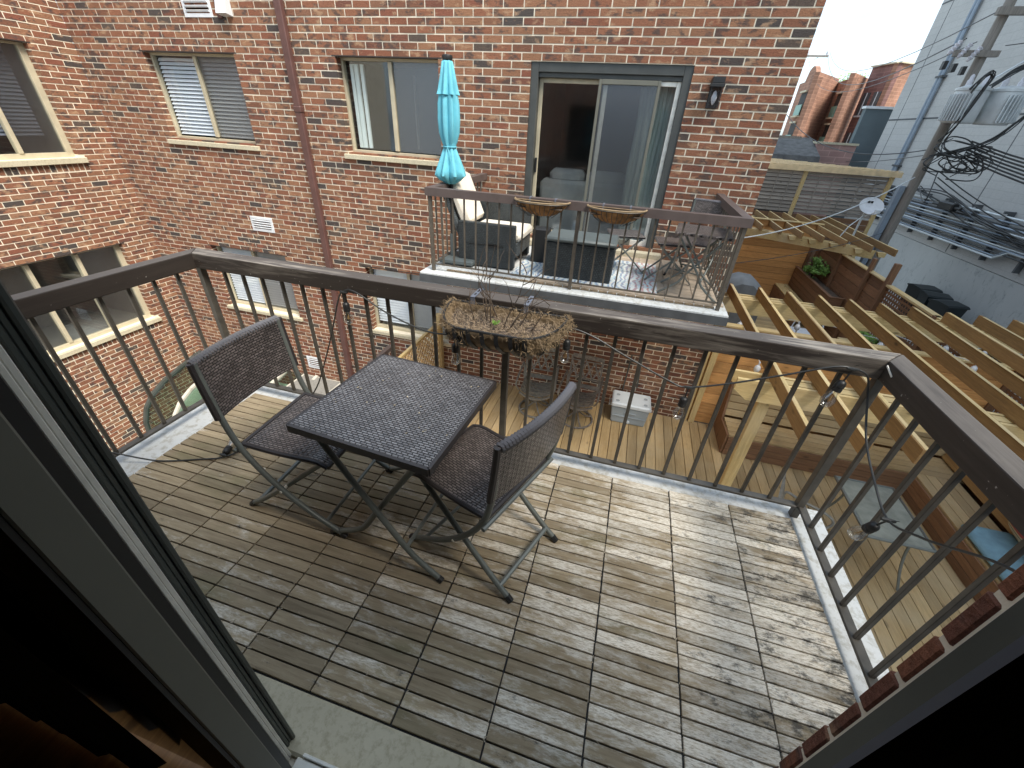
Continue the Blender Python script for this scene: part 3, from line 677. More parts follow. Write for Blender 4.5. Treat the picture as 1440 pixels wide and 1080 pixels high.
# ------------------------------------------------------------ sun room in the corner below
sr = thing('sun_room', 'low glazed sun room with curved pale green roof in the brick corner', 'conservatory', (-7.5, 5.3, -5.4))
prof = [(6.13, -3.22), (5.6, -3.33), (5.1, -3.47), (4.8, -3.62), (4.6, -3.82), (4.47, -4.1), (4.42, -4.45), (4.40, -5.4)]
xs = [LX + 0.03, -8.35, -7.55, -6.75, -5.95]
for i in range(len(xs)):
    r = MB()
    for (a, b) in zip(prof[:-1], prof[1:]): r.bar((xs[i], a[0], a[1]), (xs[i], b[0], b[1]), 0.07, 0.07, (0, -1, 0.2))
    r.build('rib', 'darkframe' if i == 0 else 'white_old', sr)
for i in range(4):
    for k, (a, b) in enumerate(zip(prof[:-1], prof[1:])):
        q = MB(); q.quad((xs[i] + 0.035, a[0], a[1] - 0.01), (xs[i + 1] - 0.035, a[0], a[1] - 0.01), (xs[i + 1] - 0.035, b[0], b[1] - 0.01), (xs[i] + 0.035, b[0], b[1] - 0.01)); q.build('pane', 'greenglass', sr)
q = MB(); q.quad((LX + 0.05, 6.1, -3.6), (-5.95, 6.1, -3.6), (-5.95, 4.5, -4.7), (LX + 0.05, 4.5, -4.7)); q.build('inner_ceiling', 'palegreen', sr)
q = MB()
for (a, b) in (((-8.6, 5.9, -3.5), (-7.0, 4.9, -4.0)), ((-8.9, 5.0, -4.0), (-6.6, 5.4, -3.7)), ((-8.0, 6.0, -3.5), (-8.0, 5.0, -3.8)), ((-7.6, 5.6, -3.55), (-6.9, 5.0, -3.85))): q.tube([a, b], 0.02, 6)
q.build('brace', 'cream', sr)
q = MB(); q.cbox((-6.3, 5.5, -3.32), (-5.3, 6.13, -3.22)); q.build('flat_roof', 'white_old', sr)
q = MB(); q.quad((-6.25, 5.55, -3.215), (-5.35, 5.55, -3.215), (-5.35, 6.1, -3.215), (-6.25, 6.1, -3.215)); q.build('roof_felt', 'yard', sr)

# ------------------------------------------------------------ our own building (we look out of its door)
own = thing('own_brick_building', 'rough red brick jamb and wall around the open balcony door', 'building', (1.0, 0.33, DZ))
OY = 0.33; JX = 0.385
oh = [(-2.05, JX, -0.02, 2.12)]
m = MB(); holed_wall(m, -3.3, 1.42, -5.5, 3.0, [(-2.05, JX - 0.0003, -0.02, 2.12)], lambda a, b, c, d: m.box((a, 0.16, c), (b, OY - 0.002, d)))
m.build('wall', 'mortar', own)
def placeO(mb, a, b, c, d, t): mb.cbox((a, OY - 0.0152, c - 0.0032), (b, OY + random.uniform(0, 0.004), d + 0.0032), 0.0025, random.choice((0.05, 0.36, 0.34, 0.66, 0.3, 0.7, 0.12)))
it = [(f, (u, OY, z), s) for f, u, z, s in brick_items(-3.3, 1.42, -2.4, 3.0, 2.12, JX - 0.254 * 9, [(-2.05, JX, -0.02, 2.12)], placeO)]
pieces(own, 'brick', it, 'brick', 60, 'brick_courses')
m = MB(); m.cbox((-2.0, 0.245, -0.06), (JX - 0.002, 0.392, 0.004), 0.008); m.build('threshold', 'stone', own)
# sliding door unit
dr = thing('balcony_door', 'sliding balcony door with dark grey frame and aluminium track standing open', 'door', (-0.7, 0.25, 0))
m = MB(); m.cbox((-0.79, 0.255, 0.005), (-0.703, 0.264, 2.10), 0.002); m.cbox((-0.79, 0.2645, 0.005), (-0.706, 0.274, 2.10), 0.002); m.cbox((-0.79, 0.2745, 0.005), (-0.700, 0.286, 2.10), 0.003); m.build('screen_frame', 'darkframe', dr)
m = MB(); m.cbox((-0.74, 0.2274, 0.005), (-0.680, 0.2360, 2.10), 0.0015); m.cbox((-0.74, 0.2365, 0.005), (-0.682, 0.2455, 2.10), 0.0015); m.build('aluminium_stile', 'silver', dr)
m = MB(); m.box((-0.80, 0.2015, 0.012), (-0.655, 0.2190, 2.08)); m.build('gasket_shaded_gap', 'black', dr)  # black strip stands in for the shaded gap beside the stile
m = MB(); m.cbox((-0.80, 0.1435, 0.012), (-0.640, 0.1975, 2.08), 0.003); m.build('door_stile', 'greyframe', dr)
m = MB(); m.cbox((-0.83, 0.150, 0.012), (-0.801, 0.200, 2.08), 0.002); m.build('gasket_shaded_gap', 'black', dr)
m = MB(); m.box((-0.78, 0.136, 0.02), (-0.645, 0.143, 2.05)); m.build('gasket_shaded_gap', 'black', dr)
m = MB(); m.box((-2.0, 0.142, 0.06), (-0.781, 0.147, 2.05)); m.build('pane', NT('door_glass_dark_reflection').fin((0.012, 0.016, 0.018), 0.06), dr)  # opaque dark base stands in for the dark curtain reflected in the glass
m = MB(); m.cbox((-0.655, 0.18, 0.0055), (JX - 0.004, 0.244, 0.022), 0.003); m.cbox((-0.64, 0.246, 0.0055), (JX - 0.004, 0.256, 0.03), 0.002); m.build('track', 'silver', dr)
m = MB(); m.cbox((JX - 0.001, 0.155, 0.006), (JX + 0.06, 0.3143, 2.11), 0.003); m.build('right_jamb_frame', 'darkframe', dr)
m = MB(); m.cbox((-2.02, 0.19, 2.085), (JX, 0.31, 2.118)); m.build('head_frame', 'darkframe', dr)
# curtains inside
for nm, lab, x0, x1, y0 in (('curtain', 'dark navy curtain hanging inside at the brick jamb', 0.185, 1.25, 0.135), ('curtain', 'dark navy curtain hanging inside behind the fixed door glass', -2.0, -1.0, 0.10)):
    cm = MB(); n = int((x1 - x0) / 0.02); P = []
    for i in range(n + 1):
        x = x0 + (x1 - x0) * i / n; P.append((x, y0 + 0.018 * math.sin(i * 0.9) + 0.008 * math.sin(i * 2.3)))
    for (a, b) in zip(P[:-1], P[1:]): cm.quad((a[0], a[1], 0.03), (b[0], b[1], 0.03), (b[0], b[1], 2.3), (a[0], a[1], 2.3))
    tag(cm.build(nm, 'navy', None, True), lab, 'curtain')
g = MB(); g.box((-2.9, -3.0, -0.12), (1.9, 0.159, -0.002)); struct('interior_floor', g, 'woodfloor')
g = MB(); g.box((-2.9, -3.0, 2.45), (1.9, 0.159, 2.55)); struct('interior_ceiling', g, 'dark')
for nm, a, b in (('interior_wall_left', (-3.0, -3.0, -0.12), (-2.901, 0.159, 2.55)), ('interior_wall_right', (1.901, -3.0, -0.12), (2.0, 0.159, 2.55)), ('interior_wall_back', (-3.0, -3.1, -0.12), (2.0, -3.001, 2.55))):
    g = MB(); g.box(a, b); struct(nm, g, 'dark')

# ------------------------------------------------------------ our balcony
bal = thing('balcony', 'balcony with dark brown timber handrail, slim metal balusters and weathered deck tiles', 'balcony', (-0.6, 1.1, -0.05))
m = MB(); m.cbox((-2.52, OY + 0.003, -0.21), (1.265, 1.89, -0.024), 0.01); m.build('slab', 'curb', bal)
m = MB(); m.box((-2.262, 0.396, -0.0235), (1.084, 1.752, -0.012)); m.build('tile_base', 'black_plastic', bal)
TP = 0.3042; SP = 0.0502; items = []
for cix in range(11):
    xa = -0.133 - 7 * TP + cix * TP
    for r in range(27):
        ya = 0.3965 + r * SP; t = random.random()
        if r % 6 == 0: jy = random.uniform(-0.001, 0.001)
        dx = random.uniform(-0.0012, 0.0012); dz = random.uniform(-0.0012, 0.0012)
        def f(mb, xa=xa, ya=ya, t=t, dx=dx, dz=dz):
            Mx = Matrix.Translation((xa + TP / 2 + dx, ya + SP / 2, dz)) @ Matrix.Rotation(random.uniform(-0.003, 0.003), 4, 'Z') @ Matrix.Rotation(random.uniform(-0.01, 0.01), 4, 'X')
            mb.cbox((-TP / 2 + 0.0030, -SP / 2 + 0.0026, -0.0118), (TP / 2 - 0.0030, SP / 2 - 0.0026, 0.0), 0.0014, t, Mx)
        items.append((f, (xa + TP / 2, ya + SP / 2, 0), TP * SP))
pieces(bal, 'slat', items, 'slat', 300, 'slats_by_the_wall')
zt, zb = 0.935, 0.846; xo0, xi0, xi1, xo1, yi, yo = -2.445, -2.371, 1.077, 1.163, 1.754, 1.848
def mitre(poly, name, mat):
    m = MB(); n = len(poly)
    c = 0.005; cx = sum(p[0] for p in poly) / n; cy = sum(p[1] for p in poly) / n
    m.prism(poly, 2, zb, zt); o = m.build(name, mat, bal)
    bv = o.modifiers.new('bevel', 'BEVEL'); bv.width = 0.006; bv.segments = 2; bv.limit_method = 'ANGLE'; bv.angle_limit = math.radians(60); return o
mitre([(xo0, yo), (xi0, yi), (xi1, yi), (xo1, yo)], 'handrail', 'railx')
mitre([(xo0, OY + 0.002), (xi0, OY + 0.002), (xi0, yi - 0.001), (xo0, yo - 0.001)], 'handrail', 'raily')
mitre([(xi1, OY + 0.006), (xo1, OY + 0.006), (xo1, yo - 0.001), (xi1, yi - 0.001)], 'handrail', 'raily')
m = MB(); m.cbox((-2.395, 1.785, 0.045), (1.105, 1.822, 0.06), 0.002); m.build('bottom_rail', 'bal', bal)
m = MB(); m.cbox((1.106, OY + 0.01, 0.045), (1.143, 1.822, 0.06), 0.002); m.build('bottom_rail', 'bal', bal)
m = MB(); m.cbox((-2.433, OY + 0.01, 0.045), (-2.396, 1.822, 0.06), 0.002); m.build('bottom_rail', 'bal', bal)
def post(x, y, w=0.032, z0=-0.023, z1=zb - 0.001): m = MB(); m.cbox((x - w / 2, y - w / 2, z0), (x + w / 2, y + w / 2, z1), 0.002); m.build('post', 'bal', bal)
post(-2.405, 1.803, 0.036); post(1.112, 1.803, 0.036); post(-0.50, 1.803, 0.034); post(1.124, 0.74, 0.024, 0.061)
k = -0.1 + 0.1335 * 8
bsrc = None
def baluster(x, y):
    global bsrc
    if bsrc is None:
        m = MB(); m.cbox((-0.0085, -0.0085, 0.061), (0.0085, 0.0085, zb - 0.001), 0.0015); bsrc = m.build('baluster', 'bal', bal); o = bsrc
    else:
        o = bsrc.copy(); COL.objects.link(o)
    o.matrix_basis = Matrix.Translation((x, y, 0))
for i in range(-16, 9):
    if i == -3: continue
    baluster(-0.1 + 0.1335 * i, 1.803)
for yy in [1.66 - 0.1325 * i for i in range(10)]:
    if yy > 0.45 and abs(yy - 0.74) > 0.03: baluster(1.124, yy); 
for yy in [1.66 - 0.1325 * i for i in range(10)]:
    if yy > 0.4: baluster(-2.415, yy)
m = MB(); m.bar((1.068, 1.735, 0.92), (1.076, 1.69, 0.895), 0.003, 0.006); m.build('nail', 'silver', bal)

# ------------------------------------------------------------ balcony opposite
ob = thing('balcony_opposite', 'smaller balcony opposite with faded brown rail and a patterned rug', 'balcony', (-0.6, 5.2, 0.1))
m = MB(); m.cbox((-2.28, 4.26, 0.02), (1.12, FY - 0.004, 0.128), 0.008); m.build('slab', 'curb', ob)
m = MB(); m.box((-2.284, 4.252, 0.015), (1.124, 4.2585, 0.105)); m.box((1.121, 4.2595, 0.015), (1.127, FY - 0.005, 0.105)); m.build('slab_fascia', 'slab_edge', ob)
m = MB()
for i in range(30): m.box((-2.0 + i * 0.1, 4.40, 0.129), (-1.91 + i * 0.1, 4.44, 0.142), random.random())
m.build('coir_edge', 'coir', ob)
items = []
for i in range(7):
    for j in range(16):
        xa = -1.0 + 0.30 * i; ya = 4.48 + 0.1 * j; t = random.random()
        items.append(((lambda mb, xa=xa, ya=ya, t=t: mb.box((xa + .004, ya + .004, 0.1285), (xa + .296, ya + .096, 0.145), t)), (xa, ya, .14), .03))
pieces(ob, 'tile', items, 'tile_far', 300)
def orail(poly): m = MB(); m.prism(poly, 2, 0.945, 1.025); o = m.build('handrail', 'opprail', ob)
orail([(-2.19, 4.33), (1.062, 4.33), (0.975, 4.41), (-2.105, 4.41)]); orail([(-2.19, 4.331), (-2.105, 4.411), (-2.105, FY - 0.003), (-2.19, FY - 0.003)]); orail([(1.062, 4.331), (1.062, FY - 0.003), (0.975, FY - 0.003), (0.975, 4.411)])
m = MB(); m.box((-2.15, 4.36, 0.20), (1.02, 4.385, 0.212)); m.build('bottom_rail', 'bal2', ob)
m = MB(); m.box((-2.16, 4.386, 0.20), (-2.14, FY - 0.005, 0.212)); m.build('bottom_rail', 'bal2', ob)
m = MB(); m.box((1.008, 4.386, 0.20), (1.028, FY - 0.005, 0.212)); m.build('bottom_rail', 'bal2', ob)
for (x, y, w) in ((-2.15, 4.372, 0.036), (-0.52, 4.372, 0.036), (1.018, 4.372, 0.036)):
    m = MB(); m.cbox((x - w / 2, y - w / 2, 0.129), (x + w / 2, y + w / 2, 0.944), 0.002); m.build('post', 'bal2', ob)
os_ = None
def obal(x, y):
    global os_
    if os_ is None:
        m = MB(); m.box((-0.008, -0.008, 0.213), (0.008, 0.008, 0.944)); os_ = m.build('baluster', 'bal2', ob); o = os_
    else: o = os_.copy(); COL.objects.link(o)
    o.matrix_basis = Matrix.Translation((x, y, 0))
n = 24
for i in range(1, n):
    x = -2.15 + i * 3.168 / n
    if abs(x + 0.52) > 0.05: obal(x, 4.372)
for i in range(1, 13): obal(-2.15, 4.372 + i * 0.136); obal(1.018, 4.372 + i * 0.136)
m = MB()
rug = MB(); rug.box((-1.25, 4.55, 0.146), (0.42, 5.75, 0.152))
t = NT('patterned_rug'); v = t.pos((1, 1, 1)); vo = t.n('ShaderNodeTexVoronoi'); vo.inputs['Scale'].default_value = 9; vo.feature = 'DISTANCE_TO_EDGE'; t.l(v, vo.inputs['Vector'])
wv = t.n('ShaderNodeTexWave'); wv.inputs['Scale'].default_value = 5; wv.inputs['Distortion'].default_value = 9; t.l(v, wv.inputs['Vector'])
sx = t.n('ShaderNodeSeparateXYZ'); t.l(v, sx.inputs[0]); red = t.ramp(sx.outputs[0], [(0.0, 0.0), (0.25, 1.0)])
c = t.mix(t.ramp(wv.outputs['Fac'], [(0.35, 0.0), (0.5, 1.0)]), t.mix(red, (0.30, 0.37, 0.48), (0.55, 0.33, 0.31)), (0.72, 0.73, 0.70))
c = t.mix(t.ramp(vo.outputs['Distance'], [(0.02, 1.0), (0.06, 0.0)]), c, (0.50, 0.66, 0.72))
MT['rug'] = t.fin(c, 0.95)
tag(rug.build('rug', 'rug'), 'pale blue and red patterned rug on the balcony floor opposite', 'rug')

# ============================================================ YARD BELOW
yd = thing('lower_deck', 'timber deck of long pine boards below the balconies', 'deck', (1, 4, DZ))
items = []; x = -2.92; bw = 0.1405
while x < 5.16:
    t = random.random()
    def f(mb, x=x, t=t): mb.cbox((x + 0.0035, 0.6, DZ - 0.035), (x + bw - 0.0035, 6.135, DZ), 0.003, t)
    items.append((f, (x + bw / 2, 4.5, DZ), 0.14 * 3)); x += bw
pieces(yd, 'board', items, 'decky', 300)
m = MB(); m.box((-2.92, 0.6, -5.5), (-2.88, 6.13, DZ - 0.036)); m.build('skirt', 'stainy', yd)
m = MB(); m.box((-2.87, 0.65, DZ - 0.06), (5.15, 6.12, DZ - 0.037)); m.build('deck_underside', 'black_plastic', yd)
fd = thing('far_deck', 'second pinkish timber deck beyond the low dividing wall', 'deck', (3.3, 10, DZ))
items = []; y = 6.20
while y < 13.6:
    t = random.random()
    items.append(((lambda mb, y=y, t=t: mb.box((1.47, y + 0.004, DZ - 0.035), (5.14, y + bw - 0.004, DZ), t)), (3.3, y, DZ), 0.3)); y += bw
pieces(fd, 'board', items, 'deckx', 300)

def board_wall(name, label, axis, a, b, fix, z0, z1, mat, n, side=-1, capmat=None, posts=(), postmat=None, th=0.025):
    """fence of horizontal boards along AXIS (0: x, 1: y) at FIX"""
    w = thing(name, label, 'fence', ((a + b) / 2, fix, z0) if axis == 0 else (fix, (a + b) / 2, z0))
    h = (z1 - z0) / n
    for i in range(n):
        m = MB(); zz0 = z0 + i * h + 0.004; zz1 = z0 + (i + 1) * h - 0.004
        lo = (a, fix - th / 2, zz0) if axis == 0 else (fix - th / 2, a, zz0); hi = (b, fix + th / 2, zz1) if axis == 0 else (fix + th / 2, b, zz1)
        m.cbox(lo, hi, 0.003, random.random()); m.build('board', mat, w)
    m = MB(); o = fix - side * 0.022
    if axis == 0: m.box((a, min(o, o + .006), z0), (b, max(o, o + .006), z1 - 0.01))
    else: m.box((min(o, o + .006), a, z0), (max(o, o + .006), b, z1 - 0.01))
    m.build('backing', 'black_plastic', w)
    if capmat:
        m = MB()
        if axis == 0: m.cbox((a, fix - 0.06, z1), (b, fix + 0.06, z1 + 0.03))
        else: m.cbox((fix - 0.06, a, z1), (fix + 0.06, b, z1 + 0.03))
        m.build('cap', capmat, w)
    for (p, top, pw) in posts:
        m = MB()
        if axis == 0: m.cbox((p - pw / 2, fix + side * (th / 2 + 0.001) + min(0, side * 0.06), z0), (p + pw / 2, fix + side * (th / 2 + 0.001) + max(0, side * 0.06), top))
        else: m.cbox((fix + side * (th / 2 + 0.001) + min(0, side * 0.06), p - pw / 2, z0), (fix + side * (th / 2 + 0.001) + max(0, side * 0.06), p + pw / 2, top))
        m.build('post', postmat or mat, w)
    return w
board_wall('dividing_fence', 'low fence of light brown boards with pale cap behind the yard bench', 0, 1.47, 5.12, 6.16, DZ + 0.001, -0.70, 'cedarx', 9, -1, 'ptx', ((1.60, -0.71, 0.09), (1.50, -0.71, 0.06)), 'ptz')
board_wall('cedar_fence', 'tall bright orange cedar board fence at the far end of the yard', 0, 1.7, 5.12, 13.72, DZ, -0.30, 'cedarx', 12, -1, 'ptx', ((3.08, -0.31, 0.10), (5.06, -0.31, 0.08)), 'staiz' if 0 else 'stainz')
board_wall('alley_fence', 'dark brown board fence beside the alley behind the planter', 1, 9.8, 13.66, 5.2, DZ, -0.69, 'stainy', 9, -1, 'pty', ((13.4, -0.70, 0.09), (10.55, -0.40, 0.10)), 'stainz')
board_wall('alley_fence', 'long brown board fence beside the alley behind the yard bench', 1, 0.6, 6.12, 5.2, DZ, -1.42, 'stainy', 9, -1, 'pty', ((4.2, -0.70, 0.09), (1.2, -0.7, 0.09)), 'stainz')
# lattice part
lf = thing('lattice_fence', 'dark brown square lattice fence section with a tall post beside the alley', 'fence', (5.2, 8, DZ))
la, lb, lz0, lz1 = 6.22, 9.70, -1.72, -0.74
def lat(par, la, lb, lz0, lz1):
  y = la + 0.02
  while y < lb:
    m = MB(); m.box((5.194, y, lz0), (5.204, y + 0.04, lz1), random.random()); m.build('lattice_strip', 'stainz', par); y += 0.085
  z = lz0 + 0.02
  while z < lz1:
    m = MB(); m.box((5.183, la, z), (5.193, lb, z + 0.04), random.random()); m.build('lattice_strip', 'stainy', par); z += 0.085
lat(lf, la, lb, lz0, lz1)
lf2 = thing('lattice_screen', 'dark brown square lattice topping on the board fence behind the yard bench', 'lattice', (5.2, 3.5, -1.38))
lat(lf2, 1.6, 6.12, -1.385, -0.72)
m = MB(); m.cbox((5.14, 1.6, -0.72), (5.26, 6.12, -0.685)); m.build('cap', 'pty', lf2)
y = lb
while y < lb:
    m = MB(); m.box((5.194, y, lz0), (5.204, y + 0.04, lz1), random.random()); m.build('lattice_strip', 'stainz', lf); y += 0.085
for i in range(4):
    m = MB(); m.cbox((5.18, la, DZ + i * 0.18 + 0.003), (5.205, lb, DZ + (i + 1) * 0.18 - 0.003), 0.003, random.random()); m.build('board', 'stainy', lf)
m = MB(); m.cbox((5.14, la, lz1), (5.26, lb, lz1 + 0.04)); m.build('cap', 'pty', lf)
for yy, top in ((9.75, -0.30), (8.0, -0.7), (6.18, -0.5)):
    m = MB(); m.cbox((5.13, yy - 0.05, DZ), (5.23, yy + 0.05, top)); m.build('post', 'stainz', lf)

# ------------------------------------------------------------ pergolas
RZ0, RZ1 = -0.44, -0.30
def rafter(par, x, ya, yb, t):
    """tapered 2x6 on edge"""
    m = MB(); d = 0.04
    m.prism([(ya, RZ0 + 0.0), (ya, RZ1), (yb, RZ1), (yb, RZ0)], 0, x - 0.019, x + 0.019, t); return m.build('rafter', 'rafty', par)
pg = thing('pergola', 'large open pine pergola over the yard with white globe lights', 'pergola', (3.5, 5.2, DZ))
RXs = [1.69 + 0.4085 * i for i in range(14)]
for i, x in enumerate(RXs):
    rafter(pg, x + random.uniform(-0.012, 0.012), 3.11 + random.uniform(-0.03, 0.03), 6.93 + random.uniform(-0.04, 0.04), random.random())
    t = MB(); t.box((x - 0.0185, 3.14, RZ1 + 0.0005), (x + 0.0185, 6.88, RZ1 + 0.0035), random.random()); t.build('rafter_top', 'pty', pg)  # thin paler strip paints sunlight on the rafter's top
for yy in (4.06, 4.235, 6.69, 6.90):
    m = MB(); m.prism([(1.36, RZ0 - 0.002), (7.2, RZ0 - 0.002), (7.2, RZ0 - 0.235), (1.50, RZ0 - 0.235), (1.36, RZ0 - 0.13)], 1, yy, yy + 0.038, random.random()); m.build('beam', 'ptx', pg)
for x in (1.71, 5.05):
    for yy, w in ((4.167, 0.12), (6.81, 0.12)):
        m = MB(); m.cbox((x - w / 2, yy - w / 2, DZ + 0.001), (x + w / 2, yy + w / 2, RZ0 - 0.24), 0.006); m.build('post', 'ptz', pg)
for i, x in enumerate(RXs):
    for yy in (4.17, 6.81):
        m = MB(); m.prism([(x + 0.021, RZ0 - 0.0015), (x + 0.38, RZ0 - 0.0015), (x + 0.30, RZ0 - 0.10), (x + 0.10, RZ0 - 0.10)], 1, yy - 0.055, yy + 0.04, random.random()); m.build('blocking', 'ptx', pg)
fp = thing('far_pergola', 'smaller open pine pergola over the far end of the yard', 'pergola', (4.2, 13.5, DZ))
nr = {0: 13.3, 1: 13.0, 2: 12.72, 3: 12.45, 4: 12.15, 5: 11.94, 6: 11.69, 7: 11.35, 8: 11.17}
for i in range(9):
    x = 2.56 + 0.402 * i; rafter(fp, x, nr[i], 15.6, random.random())
    t = MB(); t.box((x - 0.0185, nr[i] + 0.02, RZ1 + 0.0005), (x + 0.0185, 15.56, RZ1 + 0.0035), random.random()); t.build('rafter_top', 'pty', fp)  # same pale strip, sunlit top painted on the far rafters
for (a, b) in (((2.3, 13.45), (5.62, 11.66)), ((2.3, 13.68), (5.62, 11.88)), ((2.3, 15.35), (5.9, 15.3))):
    m = MB(); m.bar((a[0], a[1], RZ0 - 0.1), (b[0], b[1], RZ0 - 0.1), 0.038, 0.19); m.build('beam', 'ptx', fp)
for i in range(9):
    x = 2.56 + 0.402 * i; m = MB(); yy = nr[i] + 0.28; m.prism([(x - 0.20, RZ0 - 0.001), (x - 0.021, RZ0 - 0.001), (x - 0.03, RZ0 - 0.10), (x - 0.15, RZ0 - 0.10)], 1, yy, yy + 0.10, random.random()); m.build('blocking', 'ptx', fp)
for (x, yy) in ((5.18, 12.05), (5.3, 15.3), (2.4, 15.4), (2.4, 13.45)):
    m = MB(); m.cbox((x - 0.05, yy - 0.05, DZ), (x + 0.05, yy + 0.05, RZ0 - 0.20)); m.build('post', 'stainz', fp)

# globe lights under the pergolas
gl = thing('globe_string', 'string of small white globe bulbs hung under the pergola beams', 'string lights', (3, 5.5, -0.7))
gp = [(1.87, 7.08), (1.85, 6.35), (2.13, 6.93), (2.73, 7.0), (2.71, 6.62), (3.07, 6.96), (1.82, 4.97), (3.70, 7.02), (3.69, 6.36), (4.59, 6.60), (5.05, 6.62), (4.6, 6.01), (3.9, 5.2), (2.9, 4.4)]
src = None
for (x, y) in gp:
    if src is None:
        m = MB(); m.lathe([(0.004, 0.055), (0.02, 0.05), (0.035, 0.025), (0.038, 0.0), (0.033, -0.022), (0.018, -0.036), (0.003, -0.04)], n=12); src = m.build('globe', flat('white_globe', (0.8, 0.8, 0.8), 0.3), gl, True); o = src
        m = MB(); m.tube([(0, 0, 0.05), (0, 0, 0.10)], 0.011, 8); s2 = m.build('socket', 'whitemetal', src)
    else:
        o = src.copy(); COL.objects.link(o); c = s2.copy(); COL.objects.link(c); c.parent = o
    o.matrix_basis = Matrix.Translation((x, y, -0.74))
gs = sorted(gp)
m = MB(); pts = sorted(gp[:12], key=lambda q: (round(q[0]), q[1]))
for a, b in zip(pts[:-1], pts[1:]): m.tube(catenary((a[0], a[1], -0.64), (b[0], b[1], -0.64), 0.03, 6), 0.004, 5)
m.build('wire', 'whitemetal', gl)

# ------------------------------------------------------------ benches
b1 = thing('bench', 'long pine bench with sloping back along the low dividing fence', 'bench', (3.2, 5.7, DZ))
for s, (xa, xb) in enumerate(((1.97, 2.0),)):
    m = MB(); m.prism([(5.43, DZ + 0.001), (5.43, -2.10), (5.90, -2.14), (6.06, -1.56), (6.13, -1.56), (6.13, DZ + 0.001)], 0, xa, xb); m.build('end_panel', 'stainz', b1)
for i in range(4):
    y0 = 5.43 + i * 0.122; m = MB(); m.cbox((2.003, y0, -2.135), (5.08, y0 + 0.112, -2.10), 0.004, random.random()); m.build('seat_board', 'deckx', b1)
for i in range(5):
    f0 = i / 5; f1 = (i + 0.90) / 5; A = Vector((0, 5.93, -2.07)); B = Vector((0, 6.08, -1.50)); p = A.lerp(B, f0); q = A.lerp(B, f1)
    m = MB(); m.bar((2.003, (p.y + q.y) / 2, (p.z + q.z) / 2), (5.10, (p.y + q.y) / 2, (p.z + q.z) / 2), 0.02, (q - p).length, (B - A), random.random()); m.build('back_board', 'deckx', b1)
for i in range(3):
    m = MB(); z0_ = DZ + 0.006 + i * 0.108; m.cbox((2.003, 5.405, z0_), (4.36, 5.428, z0_ + 0.102), 0.003, random.random()); m.build('front_board', 'stainx', b1)
b2 = thing('bench', 'pine bench with brown board front along the alley fence, cushions on it', 'bench', (4.7, 3.8, DZ))
for i in range(4):
    x0_ = 4.37 + i * 0.127; m = MB(); m.cbox((x0_, 0.9, -2.135), (x0_ + 0.120, 5.425, -2.10), 0.004, random.random()); m.build('seat_board', 'decky', b2)
for i in range(4):
    f0 = i / 4; f1 = (i + 0.90) / 4; A = Vector((4.91, 0, -2.07)); B = Vector((5.09, 0, -1.50)); p = A.lerp(B, f0); q = A.lerp(B, f1)
    m = MB(); m.bar(((p.x + q.x) / 2, 0.9, (p.z + q.z) / 2), ((p.x + q.x) / 2, 5.9, (p.z + q.z) / 2), 0.02, (q - p).length, (B - A), random.random()); m.build('back_board', 'rafty', b2)
for i in range(3):
    m = MB(); z0_ = DZ + 0.006 + i * 0.108; m.cbox((4.345, 0.9, z0_), (4.368, 5.40, z0_ + 0.102), 0.003, random.random()); m.build('front_board', 'stainy', b2)
m = MB(); m.cbox((4.37, 3.62, -2.098), (4.87, 4.50, -2.00), 0.035); o = m.build('seat_cushion', 'bluecush', None, True); tag(o, 'faded blue seat cushion on the pine bench under the striped pillows', 'cushion')
bv = o.modifiers.new('soft', 'BEVEL'); bv.width = 0.03; bv.segments = 3
t = NT('striped_fabric'); sp = t.n('ShaderNodeSeparateXYZ'); t.l(t.n('ShaderNodeTexCoord').outputs['Object'], sp.inputs[0])
fr_ = t.math('FRACT', t.math('MULTIPLY', sp.outputs[2], 3.6)); MT['stripes'] = t.fin(t.ramp(fr_, [(0.0, (0.45, 0.07, 0.06)), (0.3, (0.66, 0.52, 0.30)), (0.42, (0.20, 0.17, 0.13)), (0.50, (0.66, 0.52, 0.30)), (0.72, (0.72, 0.65, 0.5)), (0.80, (0.20, 0.17, 0.13)), (0.86, (0.66, 0.52, 0.30))], True), 0.9)
def pillow(loc, rot, lab, sz=0.24):
    m = MB(); n = 8; vs = []
    for s in (1, -1):
        for i in range(n + 1):
            for j in range(n + 1):
                u = i / n * 2 - 1; v = j / n * 2 - 1; h = 0.075 * ((1 - u ** 4) * (1 - v ** 4)) ** 0.6
                vs.append((s * h, u * sz * (1 - 0.06 * v * v), v * sz * (1 - 0.06 * u * u)))
    fs = []; N = (n + 1) ** 2
    for s in (0, 1):
        for i in range(n):
            for j in range(n):
                a = s * N + i * (n + 1) + j; fs.append((a, a + 1, a + n + 2, a + n + 1))
    m.add(vs, fs); o = m.build('pillow', 'stripes', None, True); o.location = loc; o.rotation_euler = rot; tag(o, lab, 'pillow', 'striped pillows on the yard bench'); return o
pillow((4.76, 4.36, -1.80), (0.05, -0.55, -0.15), 'red and tan striped pillow farther along the blue cushion'); pillow((4.78, 3.86, -1.80), (-0.1, -0.5, 0.2), 'red and tan striped pillow at the near end of the blue cushion')

